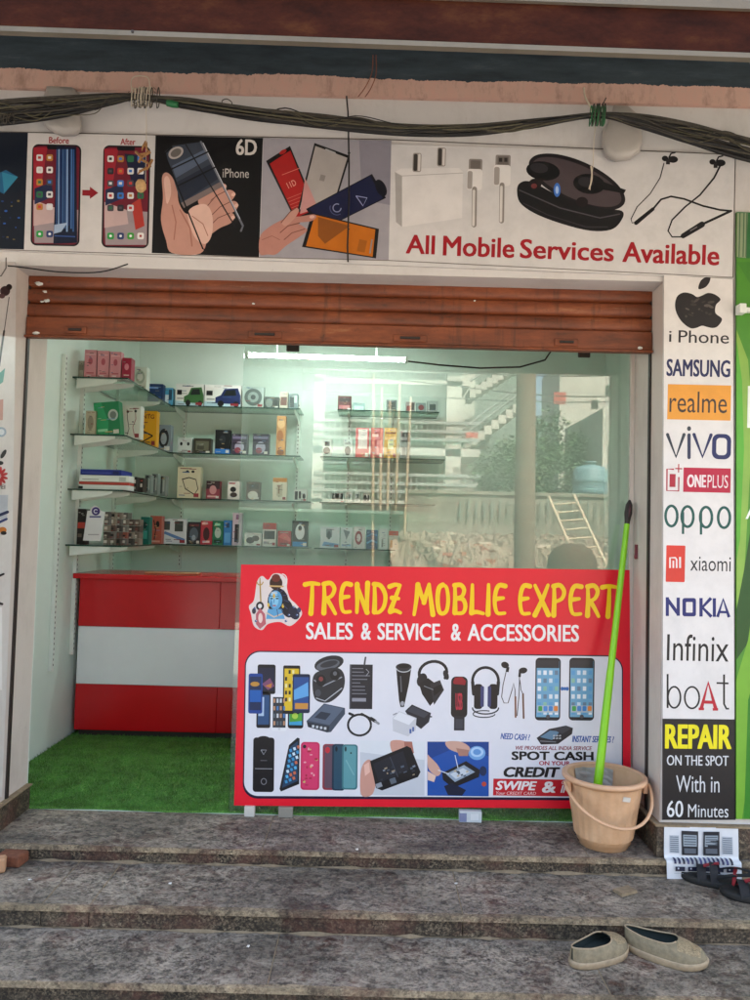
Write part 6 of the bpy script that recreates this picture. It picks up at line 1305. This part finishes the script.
# ================================================================ THE OTHER SIDE OF THE STREET (seen mirrored in the glass)
GY2 = 3.464 * 2
def mv(px, py, Yv):
    p = at(px, py, Yv); return Vector((p.x, GY2 - Yv, p.z))
def mbox(m, x0, y0, x1, y1, Yv, th, col=WHITE, mat=0):
    a = mv(x0, y0, Yv); b = mv(x1, y1, Yv); m.box(min(a.x, b.x), max(a.x, b.x), a.y - th, a.y, min(a.z, b.z), max(a.z, b.z), col, mat)
sunw = m_plain('sunlit_white_wall', '#adaba2', .85, var=.35, scale=1.2); yardw = m_plain('stained_yard_wall', '#7d786c', .9, var=.8, scale=2.5); shadew = m_plain('grey_green_wall', '#68736d', .85, var=.15, scale=1.5)
wind = m_plain('dark_window_glass', '#25322e', .2, var=.1); railm = m_plain('grey_rail_paint', '#8a8f8c', .6)
A1 = thing('apartment_building', 'white apartment block with balconies and an outside stair across the street', 'building', (-1, -24, -.42))
Y0 = 31
m = MB()
a = mv(298, 330, Y0 + 3); b = mv(470, 640, Y0 + 3); m.box(a.x, b.x, a.y - 6, a.y, -.42, 10.5)
m.build('wall', sunw, A1)
for a_, b_ in ((297, 319), (449, 458)): m = MB(); mbox(m, a_, 300, b_, 600, Y0, .55); m.build('column', sunw, A1)
for (x0, x1, yt, yb) in ((300, 470, 377, 386), (300, 480, 445, 457), (300, 480, 498, 506), (300, 470, 330, 340)):
    m = MB(); mbox(m, x0, yt, x1, yb, Y0, 3.0); s_ = m.build('balcony_slab', sunw, A1)
    m = MB()
    for i in range(30): x = x0 + 18 + (x1 - x0 - 22) * i / 29; mbox(m, x, yt - 24, x + .8, yt, Y0 - .02, .04)
    for dy in (24, 15, 7): mbox(m, x0 + 14, yt - dy, x1, yt - dy + 1.1, Y0 - .07, .04)
    m.build('railing', railm, s_)
for x0, x1, yt, yb in ((322, 340, 350, 376), (350, 372, 348, 376), (380, 396, 352, 376), (404, 446, 348, 376), (322, 342, 405, 444), (350, 372, 396, 444), (404, 440, 396, 444), (322, 345, 462, 497), (402, 438, 460, 497), (355, 380, 462, 497)):
    m = MB(); mbox(m, x0, yt, x1, yb, Y0 + 2.9, .05); m.build('window', wind, A1)
darkm = m_plain('shade_toned_wall', '#3d4a48', .9, var=.4, scale=2)  # dark wall colour stands in for shade on the house and shed
D1 = thing('dark_building', 'dim blue grey house beside the white apartment block across the street', 'building', tuple(mv(250, 600, 26)))
m = MB(); a = mv(120, 330, 26); b = mv(296, 600, 26); m.box(a.x - 6, b.x, a.y - 5, a.y, -.42, 9); m.build('wall', darkm, D1)
for x in (150, 195, 250):
    m = MB(); mbox(m, x, 400, x + 18, 440, 25.95, .05); m.build('window', wind, D1)
D2 = thing('shed', 'low dark shed added before the apartment block to keep the glass reflection dark', 'shed', tuple(mv(330, 600, 14)))
m = MB(); a = mv(150, 508, 14); b = mv(398, 600, 14); m.box(a.x - 2, b.x, a.y - 1, a.y, -.42, a.z); m.build('wall', darkm, D2)  # shed added where the mirrored view has to stay dark
m = MB(); m.box(a.x - 2.1, b.x + .05, a.y - 1.1, a.y + .15, a.z + .002, a.z + .06); m.build('roof', shadew, D2)
# outside stair: two flights with stepped white edges
for (xa_, ya_, xb_, yb_) in ((456, 452, 520, 404), (470, 392, 520, 360)):
    m = MB(); n = 9
    for i in range(n):
        x0 = xa_ + (xb_ - xa_) * i / n; x1 = xa_ + (xb_ - xa_) * (i + 1) / n; y = ya_ + (yb_ - ya_) * (i + 1) / n; mbox(m, x0, y, x1 + .3, y + 9, Y0 + .5, 1.6)
    st = m.build('stair_flight', sunw, A1)
    m = MB(); 
    for dy in (18, 11): p = mv(xa_, ya_ - dy, Y0 + .4); q_ = mv(xb_, yb_ - dy, Y0 + .4); m.tube([p, q_], .05, 5)
    m.build('handrail', railm, st)
m = MB(); mbox(m, 458, 330, 532, 600, Y0 + 3.5, 2); m.build('stair_wall', shadew, A1)
for x, y in ((466, 432), (560 - 6, 392)):
    m = MB(); mbox(m, x, y, x + 12, y + 6 if y > 400 else y + 12, Y0 - 1 if x < 500 else Y0 - 1, .05); o = m.build('red_board', m_plain('faded_red_board', '#a8443c', .7)); tag(o, 'small faded red board fixed by the outside stair' if x < 500 else 'small faded red board high beside the tree', 'board')
A2 = thing('distant_building', 'plain pale building rising behind the tree across the street', 'building', tuple(mv(590, 600, 46)))
m = MB(); a = mv(560, 362, 46); b = mv(640, 600, 46); m.box(a.x, b.x, a.y - 5, a.y, -.42, a.z); m.build('wall', sunw, A2)
m = MB(); mbox(m, 592, 400, 598, 408, 45.95, .05); mbox(m, 606, 385, 614, 395, 45.95, .05); m.build('window', wind, A2)
A3 = thing('corner_building', 'tall cream wall with two slit windows at the right across the street', 'building', tuple(mv(615, 600, 20)))
m = MB(); a = mv(603, 408, 20); b = mv(626, 600, 20); m.box(a.x, a.x + 2.5, a.y - 4, a.y, -.42, a.z); m.build('wall', sunw, A3)
m = MB(); mbox(m, 609, 445, 612, 480, 19.95, .05); mbox(m, 616, 445, 619, 480, 19.95, .05); m.build('window', shadew, A3)
# power pole and thin bamboo poles
m = MB(); p = mv(525, 560, 10.5); m.tube([(p.x, p.y, -.42), (p.x - .02, p.y, 3.2), (p.x - .03, p.y, 8.2)], [.15, .14, .11], 14); tag(m.build('power_pole', m_plain('weathered_concrete', '#6e5c4e', .9, var=.3, scale=5)), 'thick weathered concrete pole across the street mirrored in the glass', 'pole')
bam = m_plain('pale_bamboo', '#a8937a', .8, var=.3)
for i, x in enumerate((374, 380, 386, 393, 402)):
    m = MB(); p = mv(x, 560, 14 + i * .3); m.tube([(p.x, p.y, -.42), (p.x + .03 * (i - 2), p.y, 2.4), (p.x + .05 * (i - 2), p.y, 4.3 - .2 * (i % 3))], .03, 6)
    tag(m.build('bamboo_pole', bam), 'thin bamboo pole in the upright row across the street', 'bamboo pole', 'bamboo poles')
# yard wall and rubble
W1 = thing('boundary_wall', 'long pale plastered yard wall across the street', 'wall', tuple(mv(500, 620, 17)))
m = MB(); a = mv(408, 492, 17); b = mv(640, 498, 17); m.box(a.x, b.x + 1, a.y - .2, a.y, -.42, a.z - .02); m.box(a.x, b.x + 1, a.y - .25, a.y + .05, a.z - .018, a.z + .06); m.build('wall', yardw, W1)
m = MB()
for i in range(22): x = 460 + i * 8; mbox(m, x, 500, x + .9, 519, 16.9, .03)
m.build('crack_line', shadew, W1)
def m_rub(): 
    m = NT('rubble'); m.base(m.ramp(m.noise(3.5, 9, .8), [(.3, '#5c4c40'), (.5, '#8b7866'), (.65, '#a59684'), (.8, '#7a4a38')])); m.rough(.95); m.bump(m.noise(12, 8, .8), .8, .06); return m.m
rub = m_rub()
RB = MB(); NX_, NY_ = 90, 24
vs = []
for i in range(NX_ + 1):
    for j in range(NY_ + 1):
        X = .25 + 5.75 * i / NX_; v = j / NY_; Y = -4.6 - 5.2 * v
        zz_ = -.42 + (1.55 * min(1, v * 2.4) ** .8 if v < .42 else 1.55 + .35 * (v - .42)) * (1 if i not in (0, NX_) else .1) + random.uniform(-.07, .07); vs.append((X + random.uniform(-.03, .03), Y, zz_ if j > 0 else -.43))
RB.add(vs, [[i * (NY_ + 1) + j, (i + 1) * (NY_ + 1) + j, (i + 1) * (NY_ + 1) + j + 1, i * (NY_ + 1) + j + 1] for i in range(NX_) for j in range(NY_)])
tag(RB.build('earth_bank', rub, loc=(1.5, -7, -.42)), kind='structure')
m = MB()
for k in range(420):
    X = random.uniform(.6, 2.2) if k < 260 else random.uniform(.5, 5.5); v = random.random(); p = Vector((X, -4.75 - 2.2 * v, -.42 + 1.5 * min(1, v) ** .8 + .05)); s_ = random.uniform(.04, .13)
    b0_ = len(m.v); m.box(-s_, s_, -s_ * .5, s_ * .5, 0, s_ * .7, random.choice(['#8a4630', '#9a5a3c', '#a08c78', '#b5a490', '#6e3c2c']) if k < 260 else random.choice(['#a08c78', '#b5a490', '#8a7a68']))
    R3 = Matrix.Rotation(random.random() * 3.14, 3, 'Z') @ Matrix.Rotation(random.uniform(-.6, .6), 3, 'X'); m.v[b0_:] = [tuple(R3 @ Vector(v_) + p) for v_ in m.v[b0_:]]
tag(m.build('brick_rubble', 'attr_rough'), 'heap of broken red bricks and stones on the earth bank', 'rubble', kind='stuff')
# water tank, ladder, basket
TK = thing('water_tank', 'blue grey plastic water tank behind the yard wall', 'water tank', tuple(mv(590, 498, 19)))
p = mv(590, 498, 19); tk = m_plain('blue_grey_tank', '#5f7f88', .5, var=.1)
m = MB(); m.lathe([(.42, -.1), (.43, .1), (.45, .12), (.43, .2), (.43, .38), (.45, .42), (.43, .46), (.43, .68), (.36, .78), (.12, .84), (.12, .9), (0, .9)], (p.x, p.y, p.z), 28); m.build('body', tk, TK)
m = MB(); m.lathe([(0, .0), (.15, .0), (.15, .05), (0, .06)], (p.x, p.y, p.z + .88), 16); m.build('lid', tk, TK)
m = MB(); m.box(p.x - .7, p.x + .7, p.y - .6, p.y + .6, -.42, p.z - .1); m.build('plinth', sunw, TK)
LD = thing('ladder', 'pale wooden ladder leaning on the earth bank across the street', 'ladder', tuple(mv(590, 580, 11.5)))
wd = m_plain('bare_wood', '#b8a68e', .8, var=.3); lt, rt = mv(549, 497, 13.2), mv(574, 495, 13.2); lb, rb_ = mv(590, 592, 10.6), mv(618, 590, 10.6)
for a, b in ((lt, lb), (rt, rb_)): m = MB(); m.tube([a, b], .028, 6); m.build('rail', wd, LD)
for i in range(1, 10): t = i / 10; m = MB(); m.tube([lt.lerp(lb, t), rt.lerp(rb_, t)], .018, 6); m.build('rung', wd, LD)
m = MB(); p = mv(572, 570, 11.2); m.lathe([(.0, .50), (.12, .49), (.26, .42), (.34, .3), (.37, .12), (.36, 0)], (p.x, p.y, p.z - .1), 24); tag(m.build('wicker_basket', m_plain('woven_cane', '#4f3524', .9, var=.7, scale=30, bump=.5)), 'dark round woven basket turned over on the bank', 'basket')
# tree
TR = thing('tree', 'broad green leafy tree growing behind the yard wall across the street', 'tree', tuple(mv(555, 600, 23)))
c = mv(540, 462, 23); bark = m_plain('bark', '#4a3b2c', .9, var=.5)
m = MB(); m.tube([(c.x, c.y, -.42), (c.x + .08, c.y, .8), (c.x - .05, c.y, 1.9), (c.x + .1, c.y, 3.2)], [.2, .16, .13, .07], 10)
rng = random.Random(5); cl = []
for k in range(46):
    th = rng.random() * 6.28; r = rng.uniform(.2, 2.0); z = rng.uniform(1.6, 5.0 - r * .5); q = Vector((c.x + r * math.cos(th), c.y + r * math.sin(th) * .9, z)); cl.append((q, rng.uniform(.35, .7)))
    if k % 2 == 0: m.tube([(c.x, c.y, max(.9, z - 1.3)), (c.x + r * .5 * math.cos(th), c.y + r * .45 * math.sin(th), z - .5), tuple(q)], [.06, .04, .015], 6)
m.build('trunk', bark, TR)
m = MB()
for q, s_ in cl:
    for k in range(300):
        d = Vector((rng.gauss(0, 1), rng.gauss(0, 1), rng.gauss(0, .8))); d = d.normalized() * s_ * rng.random() ** .45; p = q + d; a = rng.random() * 6.28; b = rng.uniform(-1, 1); l = rng.uniform(.05, .09)
        u = Vector((math.cos(a), math.sin(a), b * .6)).normalized() * l; v = u.cross(Vector((rng.uniform(-1, 1), rng.uniform(-1, 1), 1))).normalized() * l * .5
        m.add([p - u, p + v, p + u, p - v], [(0, 1, 2, 3)], rng.choice(['#2c4a22', '#3a5e2a', '#4a7034', '#26401e']))
m.build('crown', 'attr_rough', TR)
# overhead lines
for i, (ya, yb) in enumerate(((372, 392), (388, 398), (362, 372))):
    P = [mv(200, ya - 6, 14), mv(380, ya + 6, 14), mv(560, yb + 4, 14), mv(700, yb, 14)]; m = MB(); m.tube(spline(P, 6), .012, 5)
    tag(m.build('overhead_line', 'black_rubber'), ['middle', 'lowest', 'uppermost'][i] + ' dark overhead line mirrored high in the glass', 'overhead line', 'overhead lines')
